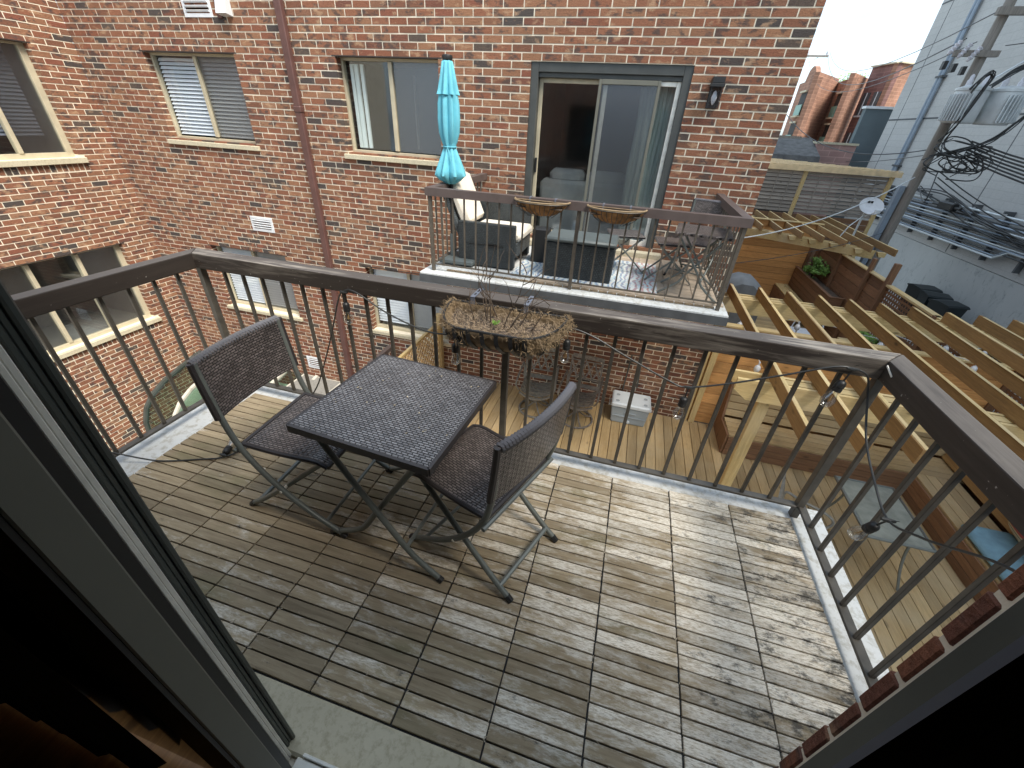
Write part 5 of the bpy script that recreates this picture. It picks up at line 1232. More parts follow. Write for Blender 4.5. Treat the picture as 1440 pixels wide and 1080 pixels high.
for i in range(22): rl_.box((sx0 + i * 0.185, SY - 0.12, 1.003), (sx0 + i * 0.185 + 0.04, SY + 5.4 * (1 - i / 22.5) + 0.1, 1.013), random.random())
for i in range(13): rl_.box((sx0 - .05, SY - 0.10 + i * 0.42, 1.014), (sx0 + (sx1 - sx0) * (1 - i / 13.5) + .1, SY - 0.10 + i * 0.42 + 0.09, 1.024), random.random())
rl_.build('roof_lattice', 'lattice', sc_, kind='stuff')
for i in range(12): m = MB(); m.box((sx0 + 0.12 + i * 0.34, SY - 0.085, 0.88), (sx0 + 0.158 + i * 0.34, SY + 0.3 + 4.9 * (1 - i / 12), 0.995)); m.build('roof_joist', 'ptx', sc_)

# ------------------------------------------------------------ far buildings
fb = thing('stepped_brick_apartments', 'distant orange brick apartment block with recessed balconies and arched parapet', 'building', (12, 44, -5))
def fbrick(name, a, b):
    t = NT(name); br = t.n('ShaderNodeTexBrick'); br.inputs['Scale'].default_value = 1; br.inputs['Brick Width'].default_value = 0.6; br.inputs['Row Height'].default_value = 0.22; br.inputs['Mortar Size'].default_value = 0.015
    br.inputs['Color1'].default_value = (*a, 1); br.inputs['Color2'].default_value = (*b, 1); br.inputs['Mortar'].default_value = tuple(min(1, x * 1.3) for x in a) + (1,)
    sp = t.n('ShaderNodeSeparateXYZ'); t.l(t.pos(), sp.inputs[0]); cb = t.n('ShaderNodeCombineXYZ'); t.l(t.math('ADD', sp.outputs[0], sp.outputs[1]), cb.inputs[0]); t.l(sp.outputs[2], cb.inputs[1]); t.l(cb.outputs[0], br.inputs['Vector'])
    c = t.mix(1.0, br.outputs['Color'], t.ramp(t.noise(t.pos(), 0.8, 5), [(0.3, 0.75), (0.7, 1.2)]), 'MULTIPLY'); return t.fin(c, 0.9)
MT['fb1'] = fbrick('far_orange_brick', (0.33, 0.175, 0.115), (0.26, 0.135, 0.088)); MT['fb2'] = fbrick('far_red_brick', (0.22, 0.115, 0.098), (0.18, 0.09, 0.078))
MT['greenrail'] = flat('green_balcony_panel', (0.20, 0.36, 0.30), 0.5)
def wallseg(p, q, z0, z1, mat, par, name='wall', th=0.3):
    m = MB(); d = Vector((q[0] - p[0], q[1] - p[1], 0)).normalized(); nn = Vector((-d.y, d.x, 0))
    a, b, c, e = Vector((p[0], p[1], 0)), Vector((q[0], q[1], 0)), Vector((q[0], q[1], 0)) + nn * th, Vector((p[0], p[1], 0)) + nn * th
    m.prism([tuple(a[:2]), tuple(b[:2]), tuple(c[:2]), tuple(e[:2])], 2, z0, z1); return m.build(name, mat, par)
P = [(10.85, 45), (10.65, 40), (13.2, 44), (13.0, 40.5), (15.2, 44)]
tops = [(5.35, 5.2), (5.55, 5.9), (5.75, 5.2), (5.45, 5.75)]
segs = []
for i in range(4): segs.append(wallseg(P[i], P[i + 1], -6, (5.4, 5.7, 5.5, 5.75)[i], 'fb1', fb))
m = MB(); pts = []
a, b = Vector((P[0][0], P[0][1], 0)), Vector((P[1][0], P[1][1], 0))
arch = [(0.30, 5.41)] + [(0.30 + 0.55 * k / 8, 5.41 + 0.85 * math.sin(PI * (0.12 + 0.88 * k / 8)) ** 0.8) for k in range(1, 8)] + [(0.88, 5.41)]
vs = []; d = (b - a).normalized(); nn = Vector((-d.y, d.x, 0)) * 0.3
for (u, z) in arch: p = a.lerp(b, u); vs.append((p.x, p.y, z))
for (u, z) in arch: p = a.lerp(b, u) + nn; vs.append((p.x, p.y, z))
n = len(arch); m.add(vs, [tuple(range(n)), tuple(range(2 * n - 1, n - 1, -1))] + [(i, (i + 1) % n, n + (i + 1) % n, n + i) for i in range(n)]); m.build('arched_parapet', 'fb1', fb)
for (p, q) in ((P[0], P[1]), (P[2], P[3])):
    a, b = Vector((*p, 0)), Vector((*q, 0)); d = (b - a).normalized(); nn = Vector((d.y, -d.x, 0)) * 0.02
    for k, z in enumerate((3.9, 1.95, 0.0, -2.0)):
        for (u0, u1) in ((0.38, 0.72),):
            A = a.lerp(b, u0) + nn; B = a.lerp(b, u1) + nn
            m = MB(); m.prism([(A.x, A.y), (B.x, B.y), (B.x + .01, B.y), (A.x + .01, A.y)], 2, z, z + 0.75); o = m.build('window', 'dark', fb)
            m = MB(); m.bar((A.x - .08, A.y, z - 0.35), (B.x - .08, B.y, z - 0.35), 0.05, 0.68, (0, 0, 1)); m.build('balcony_panel', 'greenrail', o)
            m = MB(); m.bar((A.x - .1, A.y, z - 0.75), (B.x - .1, B.y, z - 0.75), 0.25, 0.09, (0, 0, 1)); m.build('balcony_slab', 'stone', o)
            m = MB(); m.bar((A.x - .1, A.y, z + 0.82), (B.x - .1, B.y, z + 0.82), 0.10, 0.12, (0, 0, 1)); m.build('lintel', 'stone', o)
rb = thing('red_brick_block', 'distant dark red brick block with paired sash windows beside the grey building', 'building', (15.5, 42, -5))
Q = [(14.75, 43), (15.35, 40.6), (18.2, 42.5)]
wallseg(Q[0], Q[1], -6, 6.35, 'fb2', rb); wallseg(Q[1], Q[2], -6, 6.35, 'fb1', rb)
a, b = Vector((*Q[0], 0)), Vector((*Q[1], 0)); nn = Vector(((b - a).y, -(b - a).x, 0)).normalized() * 0.03
for z in (3.4, 0.9, -1.6):
    for (u0, u1) in ((0.12, 0.40), (0.55, 0.83)):
        A = a.lerp(b, u0) + nn; B = a.lerp(b, u1) + nn
        m = MB(); m.bar((A.x, A.y, z + .7), (B.x, B.y, z + .7), 0.04, 1.4); o = m.build('window', 'slab_edge', rb)
        m = MB(); C_ = A.lerp(B, 0.5) ; m.bar((C_.x - .02, C_.y - .03, z), (C_.x - .02, C_.y - .03, z + 1.4), 0.05, 0.06, (1, 0, 0)); m.build('mullion', 'whitemetal', o)
        m = MB(); m.bar((A.x - .03, A.y, z - .05), (B.x - .03, B.y, z - .05), 0.14, 0.10); m.build('sill', 'whitemetal', o)
m = MB(); m.bar((*Q[0], 6.38), (*Q[1], 6.38), 0.36, 0.08); m.bar((*Q[1], 6.39), (*Q[2], 6.39), 0.36, 0.08); m.build('coping', 'stone', rb)
sb = thing('slate_grey_shed', 'plain slate grey windowless wall with a white coping beyond the alley', 'building', (9.3, 24.5, -3))
m = MB(); m.box((8.62, 24.0, -5.5), (11.0, 24.3, 2.9)); m.build('wall', flat('slate_wall', (0.105, 0.135, 0.15), 0.8, scale=1.0), sb)
m = MB(); m.box((8.57, 23.93, 2.9), (11.05, 24.35, 2.99)); m.build('coping', 'whitemetal', sb)
MT['shingle'] = flat('dark_shingle', (0.10, 0.098, 0.095), 0.9, var=0.35, scale=5)
rt = thing('old_garage', 'low weathered garage with a grey shingle roof behind the louvred screen', 'garage', (5.5, 22.5, -3))
m = MB(); m.box((3.3, 22.2, -5), (6.9, 26, 0.9)); m.build('wall', 'rail_brown', rt); m = MB(); m.prism([(21.9, 0.9), (22.0, 1.1), (24, 1.75), (26.1, 0.95)], 0, 3.1, 7.0); m.build('roof', 'shingle', rt)
pk = thing('pink_brick_garage', 'low pinkish brick garage behind the pergola roof beside the slate wall', 'garage', (7.9, 23, -3))
m = MB(); m.box((7.02, 23.0, -5), (8.5, 27, 1.55)); m.build('wall', fbrick('pink_brick', (0.40, 0.25, 0.22), (0.34, 0.20, 0.18)), pk); m = MB(); m.box((6.98, 22.95, 1.551), (8.55, 27.05, 1.63)); m.build('coping', 'stone', pk)
# tree top over the distant roofs
tt = thing('distant_tree', 'small green tree crown showing over the distant orange brick roof', 'tree', (14.6, 50, -5))
m = MB(); m.tube([(16.1, 50, -5), (16.0, 50, 3), (16.1, 50, 6.0)], [0.25, 0.16, 0.06], 8); m.build('trunk', 'twig', tt)
m = MB(); clump(m, (16.1, 50, 5.9), (1.5, 1.4, 0.9), 420, 0.13); m.build('crown', 'leaf', tt, kind='stuff')

# ============================================================ FURNITURE ON OUR BALCONY
def folding_chair(label, group):
    """folding bistro chair, woven seat and back, crossed tube legs; local, faces +x"""
    r = thing('folding_chair', label, 'chair', local=True, group=group)
    # seat, slightly dished
    m = MB(); n = 10; X = [-0.20 + 0.40 * i / n for i in range(n + 1)]
    def sz(x): return 0.435 + 0.012 * ((x + 0.02) / 0.2) ** 2 - (0.030 * max(0, (x - 0.12) / 0.08) ** 2)
    vs = []; 
    for x in X:
        for y in (-0.195, 0.195): vs.append((x, y, sz(x)))
        for y in (-0.195, 0.195): vs.append((x, y, sz(x) - 0.012))
    fs = []
    for i in range(n):
        a = i * 4; b = a + 4; fs += [(a, a + 1, b + 1, b), (a + 2, b + 2, b + 3, a + 3), (a, b, b + 2, a + 2), (a + 1, a + 3, b + 3, b + 1)]
    fs += [(0, 2, 3, 1), (n * 4, n * 4 + 1, n * 4 + 3, n * 4 + 2)]
    m.add(vs, fs); seat = m.build('seat', 'weave', r)
    m = MB()
    for s in (-1, 1): m.tube([(x, 0.197 * s, sz(x) - 0.004) for x in X], 0.011, 8)
    m.tube([(X[-1], -0.197, sz(X[-1]) - 0.004), (X[-1], 0.197, sz(X[-1]) - 0.004)], 0.011, 8); m.tube([(X[0], -0.197, sz(X[0]) - 0.004), (X[0], 0.197, sz(X[0]) - 0.004)], 0.011, 8)
    m.build('seat_edge', 'weave_edge', seat, True)
    A = [(-0.261, 0.834), (-0.258, 0.79), (-0.250, 0.70), (-0.236, 0.58), (-0.208, 0.46), (-0.150, 0.345), (-0.062, 0.232), (0.060, 0.12), (0.215, 0.013)]
    B = [(0.165, 0.415), (0.04, 0.305), (-0.10, 0.18), (-0.22, 0.08), (-0.315, 0.013)]
    for s in (-1, 1):
        m = MB(); m.tube(smoothpath([(x, 0.216 * s, z) for x, z in A], 5), 0.0125, 9); leg = m.build('leg', 'tube', r, True)
        m = MB(); m.tube([(0.200, 0.216 * s, 0.022), (0.224, 0.216 * s, 0.006)], 0.0145, 9); m.build('foot_cap', 'black', leg)
        m = MB(); m.tube(smoothpath([(x, 0.180 * s, z) for x, z in B], 5), 0.0125, 9); leg = m.build('leg', 'tube', r, True)
        m = MB(); m.tube([(-0.300, 0.180 * s, 0.024), (-0.322, 0.180 * s, 0.005)], 0.0145, 9); m.build('foot_cap', 'black', leg)
        m = MB(); m.tube([(-0.055, 0.17 * s, 0.222), (-0.055, 0.23 * s, 0.222)], 0.007, 8); m.build('pivot', 'silver', r)
    m = MB(); m.tube([(-0.262, -0.180, 0.052), (-0.262, 0.180, 0.052)], 0.011, 8); m.build('stretcher', 'tube', r, True)
    m = MB(); m.tube([(0.13, -0.216, 0.072), (0.13, 0.216, 0.072)], 0.009, 8); m.build('stretcher', 'tube', r, True)
    m = MB(); m.tube([(-0.215, -0.235, 0.425), (-0.215, 0.235, 0.425)], 0.010, 8); m.build('seat_rod', 'tube', r, True)
    m = MB()
    for s in (-1, 1): m.bar((0.165, 0.18 * s, 0.415), (0.12, 0.19 * s, 0.43), 0.02, 0.014)
    m.build('seat_bracket', 'black', r)
    # back panel wrapped over the top rod, bowed backwards a little
    m = MB(); zs = [0.836, 0.81, 0.76, 0.70, 0.64, 0.585]; xs_ = [-0.261, -0.260, -0.256, -0.250, -0.243, -0.237]; ny = 10; vs = []
    for side in (0, 1):
        for x, z in zip(xs_, zs):
            for j in range(ny + 1):
                y = -0.228 + 0.456 * j / ny; bow = -0.024 * (1 - (y / 0.228) ** 2)
                vs.append((x + bow + (0.010 if side == 0 else -0.010), y, z))
    R_ = len(zs); W = ny + 1; fs = []
    for side in (0, 1):
        o = side * R_ * W
        for i in range(R_ - 1):
            for j in range(ny): a = o + i * W + j; fs.append((a, a + 1, a + W + 1, a + W))
    for j in range(ny): fs.append((j, j + 1, R_ * W + j + 1, R_ * W + j)); b = (R_ - 1) * W + j; fs.append((b, b + 1, R_ * W + b + 1, R_ * W + b))
    for i in range(R_ - 1): a = i * W; fs.append((a, a + W, R_ * W + a + W, R_ * W + a)); a += ny; fs.append((a, a + W, R_ * W + a + W, R_ * W + a))
    m.add(vs, fs); back = m.build('backrest', 'weave_back', r)
    m = MB()     # the turned top edge: strand after strand wound round the rod
    for j in range(32):
        y = -0.226 + 0.452 * (j + 0.5) / 32; bow = -0.024 * (1 - (y / 0.228) ** 2); y2 = y + 0.002
        n_ = 8; pts = [(-0.264 + bow + 0.0115 * math.cos(2 * PI * k / n_), y, 0.832 + 0.0115 * math.sin(2 * PI * k / n_)) for k in range(n_)]
        vs = [(p[0], y - 0.0062, p[2]) for p in pts] + [(-0.264 + bow + 0.0195 * math.cos(2 * PI * k / n_), y, 0.832 + 0.0195 * math.sin(2 * PI * k / n_)) for k in range(n_)] + [(p[0], y + 0.0062, p[2]) for p in pts]
        m.add(vs, [(k, (k + 1) % n_, n_ + (k + 1) % n_, n_ + k) for k in range(n_)] + [(n_ + k, n_ + (k + 1) % n_, 2 * n_ + (k + 1) % n_, 2 * n_ + k) for k in range(n_)], random.random())
    m.build('wound_edge', flat('resin_strand_sky_sheen', (0.22, 0.22, 0.24), 0.25), back, kind='stuff')  # pale blue-grey base paints the sky's sheen on the wound strands
    for s in (-1, 1): m = MB(); m.tube([(x, 0.229 * s, z) for x, z in zip(xs_, zs)], 0.0125, 8); m.build('back_edge', 'weave_edge', back, True)
    return r
CG = 'folding woven chairs at the woven table'
c1 = folding_chair('woven folding chair left of the table with its back to the corner post', CG)
c1.location = (-1.215, 1.165, 0.0); c1.rotation_euler = (0, 0, 0.03)
dup(c1, (-0.42, 1.175, 0.0), math.radians(160), 'woven folding chair right of the table, angled out, its curved back towards the planter')
# table
tb = thing('folding_table', 'square dark woven folding table with blossom crumbs on top', 'table', local=True)
m = MB(); m.cbox((-0.285, -0.285, 0.672), (0.285, 0.285, 0.700), 0.006); m.build('table_top', 'weave_top', tb)
m = MB()
for (a, b) in (((-1, -1), (1, -1)), ((1, -1), (1, 1)), ((1, 1), (-1, 1)), ((-1, 1), (-1, -1))): m.bar((a[0] * .287, a[1] * .287, .683), (b[0] * .287, b[1] * .287, .683), 0.012, 0.030)
m.build('table_edge', 'weave_edge', tb)
for s in (-1, 1):
    y1 = 0.245 * s; y2 = 0.215 * s
    m = MB(); m.tube(smoothpath([(-0.22, y1, 0.655), (-0.10, y1, 0.47), (0.06, y1, 0.23), (0.155, y1, 0.105), (0.272, y1, 0.012)], 4), 0.0125, 9); lg = m.build('leg', 'tube', tb, True)
    m = MB(); m.tube([(0.262, y1, 0.018), (0.279, y1, 0.005)], 0.0145, 9); m.build('foot_cap', 'black', lg)
    m = MB(); m.tube(smoothpath([(0.22, y2, 0.655), (0.10, y2, 0.47), (-0.03, y2, 0.26), (-0.13, y2, 0.11), (-0.30, y2, 0.012)], 4), 0.0125, 9); lg = m.build('leg', 'tube', tb, True)
    m = MB(); m.tube([(-0.29, y2, 0.018), (-0.307, y2, 0.005)], 0.0145, 9); m.build('foot_cap', 'black', lg)
m = MB(); m.tube([(0.12, -0.245, 0.145), (0.12, 0.245, 0.145)], 0.009, 8); m.build('stretcher', 'tube', tb, True)
m = MB(); m.tube([(-0.13, -0.215, 0.11), (-0.13, 0.215, 0.11)], 0.009, 8); m.build('stretcher', 'tube', tb, True)
m = MB(); m.tube([(-0.22, -0.25, 0.655), (-0.22, 0.25, 0.655)], 0.011, 8); m.tube([(0.22, -0.25, 0.655), (0.22, 0.25, 0.655)], 0.011, 8); m.build('top_rod', 'tube', tb, True)
tb.location = (-0.742, 1.155, 0); tb.rotation_euler = (0, 0, math.radians(-4))
# blossom crumbs and twigs
m = MB()
for i in range(26):
    x, y = random.uniform(-1.0, -0.48), random.uniform(0.9, 1.42); s = random.uniform(0.0015, 0.0045); a = random.uniform(0, 3)
    m.bar((x, y, 0.7022), (x + s * 2 * math.cos(a), y + s * 2 * math.sin(a), 0.7026), s, 0.0015)
for i in range(420):
    k = random.randint(-7, 3); r = random.randint(0, 26)
    if random.random() < 0.75: x, y = -0.133 + k * TP + random.gauss(0, 0.004), random.uniform(0.42, 1.7)
    else: x, y = random.uniform(-2.2, 1.0), 0.3965 + r * SP + random.gauss(0, 0.003)
    s = random.uniform(0.001, 0.003); a = random.uniform(0, 3); L = random.uniform(0.004, 0.016)
    m.bar((x, y, 0.001), (x + L * math.cos(a), y + L * math.sin(a), 0.002), s, 0.0015)
m.build('blossom_debris', flat('dry_petal', (0.50, 0.42, 0.30), 0.9, var=0.4, scale=60), None, kind='stuff', label='dry blossom crumbs scattered over the deck tiles and table')

# ------------------------------------------------------------ hanging planter on our rail
hp = thing('rail_planter', 'wire trough planter with shaggy coir liner and dead twigs hooked on our handrail', 'planter', (-0.48, 1.6, 0.8))
x0_, x1_, yb_, yf_, zt_ = -0.765, -0.195, 1.742, 1.455, 0.895
def dshape(x0, x1, yb, yf, n=9, k=0.35):
    r = (yb - yf); P = [(x0, yb)]
    for i in range(n + 1):
        a = PI / 2 * i / n; P.append((x0 + r * k * 1.6 * (1 - math.cos(a)), yb - r * math.sin(a)))
    Q = [(x1 - (p[0] - x0), p[1]) for p in reversed(P)]
    return P + Q
D0 = dshape(x0_, x1_, yb_, yf_)
m = MB(); m.tube([(p[0], p[1] - (0.006 if p[1] < 1.6 else 0), zt_ + 0.012) for p in D0] + [(D0[0][0], D0[0][1], zt_ + 0.012)], 0.0058, 7); m.build('top_wire', 'black', hp)
D1 = dshape(x0_ + 0.08, x1_ - 0.08, yb_ - 0.02, yf_ + 0.11)
m = MB(); m.tube([(p[0], p[1], zt_ - 0.12) for p in D1] + [(D1[0][0], D1[0][1], zt_ - 0.12)], 0.004, 6); m.build('bottom_wire', 'black', hp)
for i in range(1, len(D0) - 1):
    if i in (2, 4, 5, 7, 8, len(D0) - 3, len(D0) - 5, len(D0) - 6, len(D0) - 8, len(D0) - 9): continue
    a, b = D0[i], D1[i]; m = MB(); mid = ((a[0] + b[0]) / 2 + (a[0] - b[0]) * 0.28, (a[1] + b[1]) / 2 + (a[1] - b[1]) * 0.28, zt_ - 0.08)
    pts = smoothpath([(a[0], a[1] - 0.004, zt_), mid, (b[0], b[1], zt_ - 0.12)], 4)
    for p, q in zip(pts[:-1], pts[1:]): m.bar(p, q, 0.020, 0.003, (0, -1, 0.3))
    m.build('strap', 'black', hp)
for x in [x0_ + 0.13 + 0.062 * i for i in range(6)]:
    m = MB(); pts = smoothpath([(x, yf_ - 0.010, zt_ + 0.01), (x + 0.006, yf_ - 0.004, zt_ - 0.045), (x + 0.02, yf_ + 0.05, zt_ - 0.10)], 4)
    for p, q in zip(pts[:-1], pts[1:]): m.bar(p, q, 0.018, 0.003, (0, -1, 0.3))
    m.build('strap', 'black', hp)
m = MB()   # liner shell
rings = []
for (f, z, ins) in ((0.0, zt_ + 0.004, 0.012), (0.12, zt_ - 0.045, 0.012), (0.5, zt_ - 0.085, 0.018), (1.0, zt_ - 0.115, 0.02)):
    ring = []
    for a, b in zip(D0, D1):
        px = a[0] + (b[0] - a[0]) * f ** 1.6; py = a[1] + (b[1] - a[1]) * f ** 1.6; cx, cy = (x0_ + x1_) / 2, 1.6
        ring.append((px + (cx - px) * 0.03 + random.uniform(-.004, .004), py + (cy - py) * 0.06 + random.uniform(-.004, .004), z + random.uniform(-.006, .006)))
    rings.append(ring)
n = len(D0); vs = [p for r in rings for p in r]; fs = [(i * n + k, i * n + k + 1, (i + 1) * n + k + 1, (i + 1) * n + k) for i in range(3) for k in range(n - 1)] + [(i * n + n - 1, i * n, (i + 1) * n, (i + 1) * n + n - 1) for i in range(3)] + [tuple(3 * n + k for k in range(n))]
m.add(vs, fs); m.build('liner', 'coirlight', hp, True)
m = MB(); inner = dshape(x0_ + 0.02, x1_ - 0.02, yb_ - 0.015, yf_ + 0.02, 9)
NX, NY = 26, 12; vs = []
for i in range(NX + 1):
    for j in range(NY + 1):
        u = i / NX; x = x0_ + 0.03 + (x1_ - x0_ - 0.06) * u; e = max(0.0, 1 - (abs(u * 2 - 1)) ** 5) ** 0.5; yf2 = yb_ - 0.02 - (yb_ - yf_ - 0.045) * e
        y = yb_ - 0.02 + (yf2 - yb_ + 0.02) * j / NY; vs.append((x, y, zt_ - 0.028 + 0.028 * noise.noise((x * 14, y * 14, 0)) + random.uniform(-.003, .003)))
m.add(vs, [(i * (NY + 1) + j, i * (NY + 1) + j + 1, (i + 1) * (NY + 1) + j + 1, (i + 1) * (NY + 1) + j) for i in range(NX) for j in range(NY)]); m.build('soil', 'soil', hp)
def fibres(mb, anchors, n, L, out=(0, 0, 0), w=0.0011):
    for _ in range(n):
        p = Vector(random.choice(anchors)); p += Vector((random.gauss(0, .010), random.gauss(0, .010), random.gauss(0, .008)))
        d = Vector((random.gauss(out[0], 1), random.gauss(out[1], 1), random.gauss(out[2], 1))).normalized(); l = L * random.uniform(.4, 1.2); s = d.orthogonal().normalized() * w
        q = p + d * l * .5 + Vector((random.gauss(0, .004), random.gauss(0, .004), random.gauss(0, .004))); e = q + (d + Vector((0, 0, -.5))).normalized() * l * .5
        mb.add([p - s, p + s, q + s, q - s, e], [(0, 1, 2, 3), (3, 2, 4)], random.random())
rim = []
for i in range(len(D0) - 1):
    a, b = D0[i], D0[i + 1]
    for k in range(6): rim.append((a[0] + (b[0] - a[0]) * k / 6, a[1] + (b[1] - a[1]) * k / 6, zt_ + 0.004))
rim += [(x0_ + (x1_ - x0_) * k / 40, yb_ - 0.03 + 0.008 * math.sin(k), zt_ + 0.012) for k in range(41)]
m = MB(); fibres(m, rim, 3200, 0.020, (0, 0, .1), 0.0007)
ends = [p for p in rim if p[0] > x1_ - 0.09 or p[0] < x0_ + 0.07]
fibres(m, [(p[0] + (0.018 if p[0] > -.4 else -0.018), p[1], p[2] - 0.025) for p in ends], 600, 0.024, (0, -.4, -.4), 0.0007)
low = [(a[0] + (b[0] - a[0]) * t_ , a[1] + (b[1] - a[1]) * t_ - 0.012, zt_ - 0.03 - 0.1 * t_) for a, b in zip(D0, D1) for t_ in (0.1, 0.3, 0.5, 0.8)]
fibres(m, low, 1300, 0.020, (0, -.3, -.5), 0.0009)
m.build('coir_fibres', 'coirlight', hp, kind='stuff')
m = MB()
fibres(m, [(random.uniform(x0_ + .05, x1_ - .05), random.uniform(yf_ + .04, yb_ - .03), zt_ - 0.015) for _ in range(300)], 2600, 0.022, (0, 0, .1), 0.0009)
m.build('dead_stems', flat('straw', (0.36, 0.27, 0.18), 0.95, var=0.5, scale=40), hp, kind='stuff')
tw = MB()
def twig(p, d, L, r, depth):
    pts = [Vector(p)]; d = Vector(d).normalized()
    for i in range(5):
        d = (d + Vector((random.gauss(0, .16), random.gauss(0, .16), random.gauss(0.02, .08)))).normalized(); pts.append(pts[-1] + d * L / 5)
        if depth and random.random() < 0.75: twig(pts[-1], d + Vector((random.gauss(0, .8), random.gauss(0, .8), random.gauss(.1, .5))), L * random.uniform(.35, .6), r * .65, depth - 1)
    tw.tube(pts, [r * (1 - i / 6.5) for i in range(6)], 5)
for (x, y, L, dx) in ((-0.55, 1.63, 0.30, -.15), (-0.52, 1.60, 0.36, .15), (-0.50, 1.66, 0.26, .0), (-0.46, 1.60, 0.28, .45), (-0.44, 1.56, 0.22, .8), (-0.56, 1.66, 0.24, -.45), (-0.40, 1.62, 0.20, .5), (-0.34, 1.60, 0.16, .4), (-0.60, 1.62, 0.14, -.3)):
    twig((x, y, zt_ - 0.03), (dx, random.gauss(0.1, .15), 1), L, 0.0036, 1)
tw.build('twig', 'twig', hp, kind='stuff')
m = MB(); clump(m, (-0.49, 1.57, zt_ + 0.008), (0.02, 0.02, 0.012), 26, 0.010); m.build('sprout', 'leaf', hp)
for x in (-0.66, -0.395):
    m = MB(); m.box((x - 0.011, 1.735, 0.9365), (x + 0.011, 1.862, 0.9395)); m.box((x - 0.011, 1.736, 0.88), (x + 0.011, 1.739, 0.936)); m.box((x - 0.011, 1.860, 0.895), (x + 0.011, 1.863, 0.936)); h_ = m.build('hook', 'bluegrey', hp)
    m = MB(); m.box((x - 0.004, 1.765, 0.94), (x + 0.004, 1.790, 0.9408)); m.box((x - 0.004, 1.81, 0.94), (x + 0.004, 1.835, 0.9408)); m.build('hook_slot', 'black', h_)

# ------------------------------------------------------------ string lights along our rail
sg = thing('string_lights', 'black cable string of clear teardrop bulbs strung round our balcony rail', 'string lights', (-0.4, 1.74, 0.8))
path = [(-2.41, 0.98, 0.075), (-2.30, 1.03, 0.02), (-2.19, 1.06, 0.009), (-2.03, 1.13, 0.009), (-1.92, 1.185, 0.012), (-1.86, 1.32, 0.009), (-1.84, 1.50, 0.009), (-1.82, 1.66, 0.02), (-1.735, 1.742, 0.15), (-1.64, 1.742, 0.32), (-1.52, 1.742, 0.58), (-1.43, 1.742, 0.80), (-1.385, 1.742, 0.858), (-1.31, 1.742, 0.862), (-1.14, 1.742, 0.775), (-0.92, 1.742, 0.71), (-0.76, 1.742, 0.72), (-0.55, 1.744, 0.76), (-0.32, 1.742, 0.80), (-0.20, 1.742, 0.855), (-0.08, 1.742, 0.838), (0.09, 1.742, 0.765), (0.31, 1.742, 0.675), (0.39, 1.742, 0.660), (0.54, 1.742, 0.71), (0.74, 1.742, 0.80), (0.90, 1.742, 0.875), (0.97, 1.742, 0.882), (1.03, 1.742, 0.86), (1.065, 1.735, 0.78), (1.068, 1.60, 0.65), (1.068, 1.43, 0.572), (1.068, 1.285, 0.535), (1.068, 1.16, 0.605), (1.068, 1.09, 0.655), (1.068, 0.93, 0.775), (1.068, 0.70, 0.86), (1.068, 0.45, 0.84)]
m = MB(); m.tube(smoothpath(path, 5), 0.0042, 8); m.build('cable', 'cable', sg, True)
BM = {}
def bulb(anchor, drop_dir=(0, 0, -1), drop=0.055):
    """moulded tee, short lead, ribbed socket and a clear bulb with a filament"""
    a = Vector(anchor); d = Vector(drop_dir).normalized()
    m = MB(); m.tube([a + Vector((-.022, 0, 0.001)), a, a + Vector((.022, 0, 0.001))], [0.0055, 0.009, 0.0055], 8); tee = m.build('cable_tee', 'cable', sg, True)
    s0 = a + d * drop
    m = MB(); m.tube([a, s0], 0.0035, 7)
    q = d.to_track_quat('Z', 'Y').to_matrix()
    m.lathe([(0.006, 0), (0.014, 0.004), (0.018, 0.014), (0.0185, 0.030), (0.0165, 0.031), (0.0165, 0.034), (0.0185, 0.035), (0.0185, 0.050), (0.015, 0.052)], s0, 14, q); so_ = m.build('socket', 'black', sg, True)
    if 'g' not in BM:
        t = NT('bulb_glass'); tr = t.n('ShaderNodeBsdfTransparent'); tr.inputs[0].default_value = (0.93, 0.94, 0.93, 1); gl = t.n('ShaderNodeBsdfGlossy'); gl.inputs['Roughness'].default_value = 0.03
        lw = t.n('ShaderNodeLayerWeight'); lw.inputs[0].default_value = 0.35; mm = t.n('ShaderNodeMixShader'); t.l(t.ramp(lw.outputs['Facing'], [(0.0, 0.16), (0.6, 0.38), (1.0, 0.95)]), mm.inputs[0]); t.l(tr.outputs[0], mm.inputs[1]); t.l(gl.outputs[0], mm.inputs[2]); t.l(mm.outputs[0], t.out.inputs[0]); BM['g'] = t.m
        BM['f'] = flat('filament', (0.75, 0.45, 0.18), 0.4)
    m = MB(); m.lathe([(0.0125, 0.0), (0.0155, 0.009), (0.0255, 0.032), (0.0275, 0.048), (0.023, 0.063), (0.012, 0.074), (0.001, 0.077)], s0 + d * 0.053, 16, q); b = m.build('bulb', BM['g'], sg, True)
    m = MB(); o = s0 + d * 0.055; e = q @ Vector((1, 0, 0)); m.tube([o, o + d * .015 + e * .003, o + d * .042 + e * .006, o + d * .044, o + d * .018 - e * .002, o + d * .042 - e * .006, o + d * .015 - e * .003], 0.0012, 5)
    m.build('filament', BM['f'], b)
bulb((-1.385, 1.742, 0.852)); bulb((-0.760, 1.742, 0.725)); bulb((-0.185, 1.742, 0.848), drop=0.05); bulb((0.40, 1.742, 0.660), (-.05, 0, -1)); bulb((0.97, 1.740, 0.880), (-0.25, -0.15, -1)); bulb((1.068, 1.285, 0.535), (-0.12, 0.35, -1), 0.05); bulb((-1.92, 1.185, 0.025), (-.35, .9, -.02), 0.012)
m = MB()
for (x, y, z) in ((0.97, 1.748, 0.893), (-0.185, 1.748, 0.862), (1.068, 1.275, 0.548), (-1.36, 1.748, 0.870)): m.tube([(x, y - .006, z), (x + .01, y - .012, z + .012), (x + .02, y - .004, z + .004)], 0.0012, 5)
m.build('tie', 'black', sg)

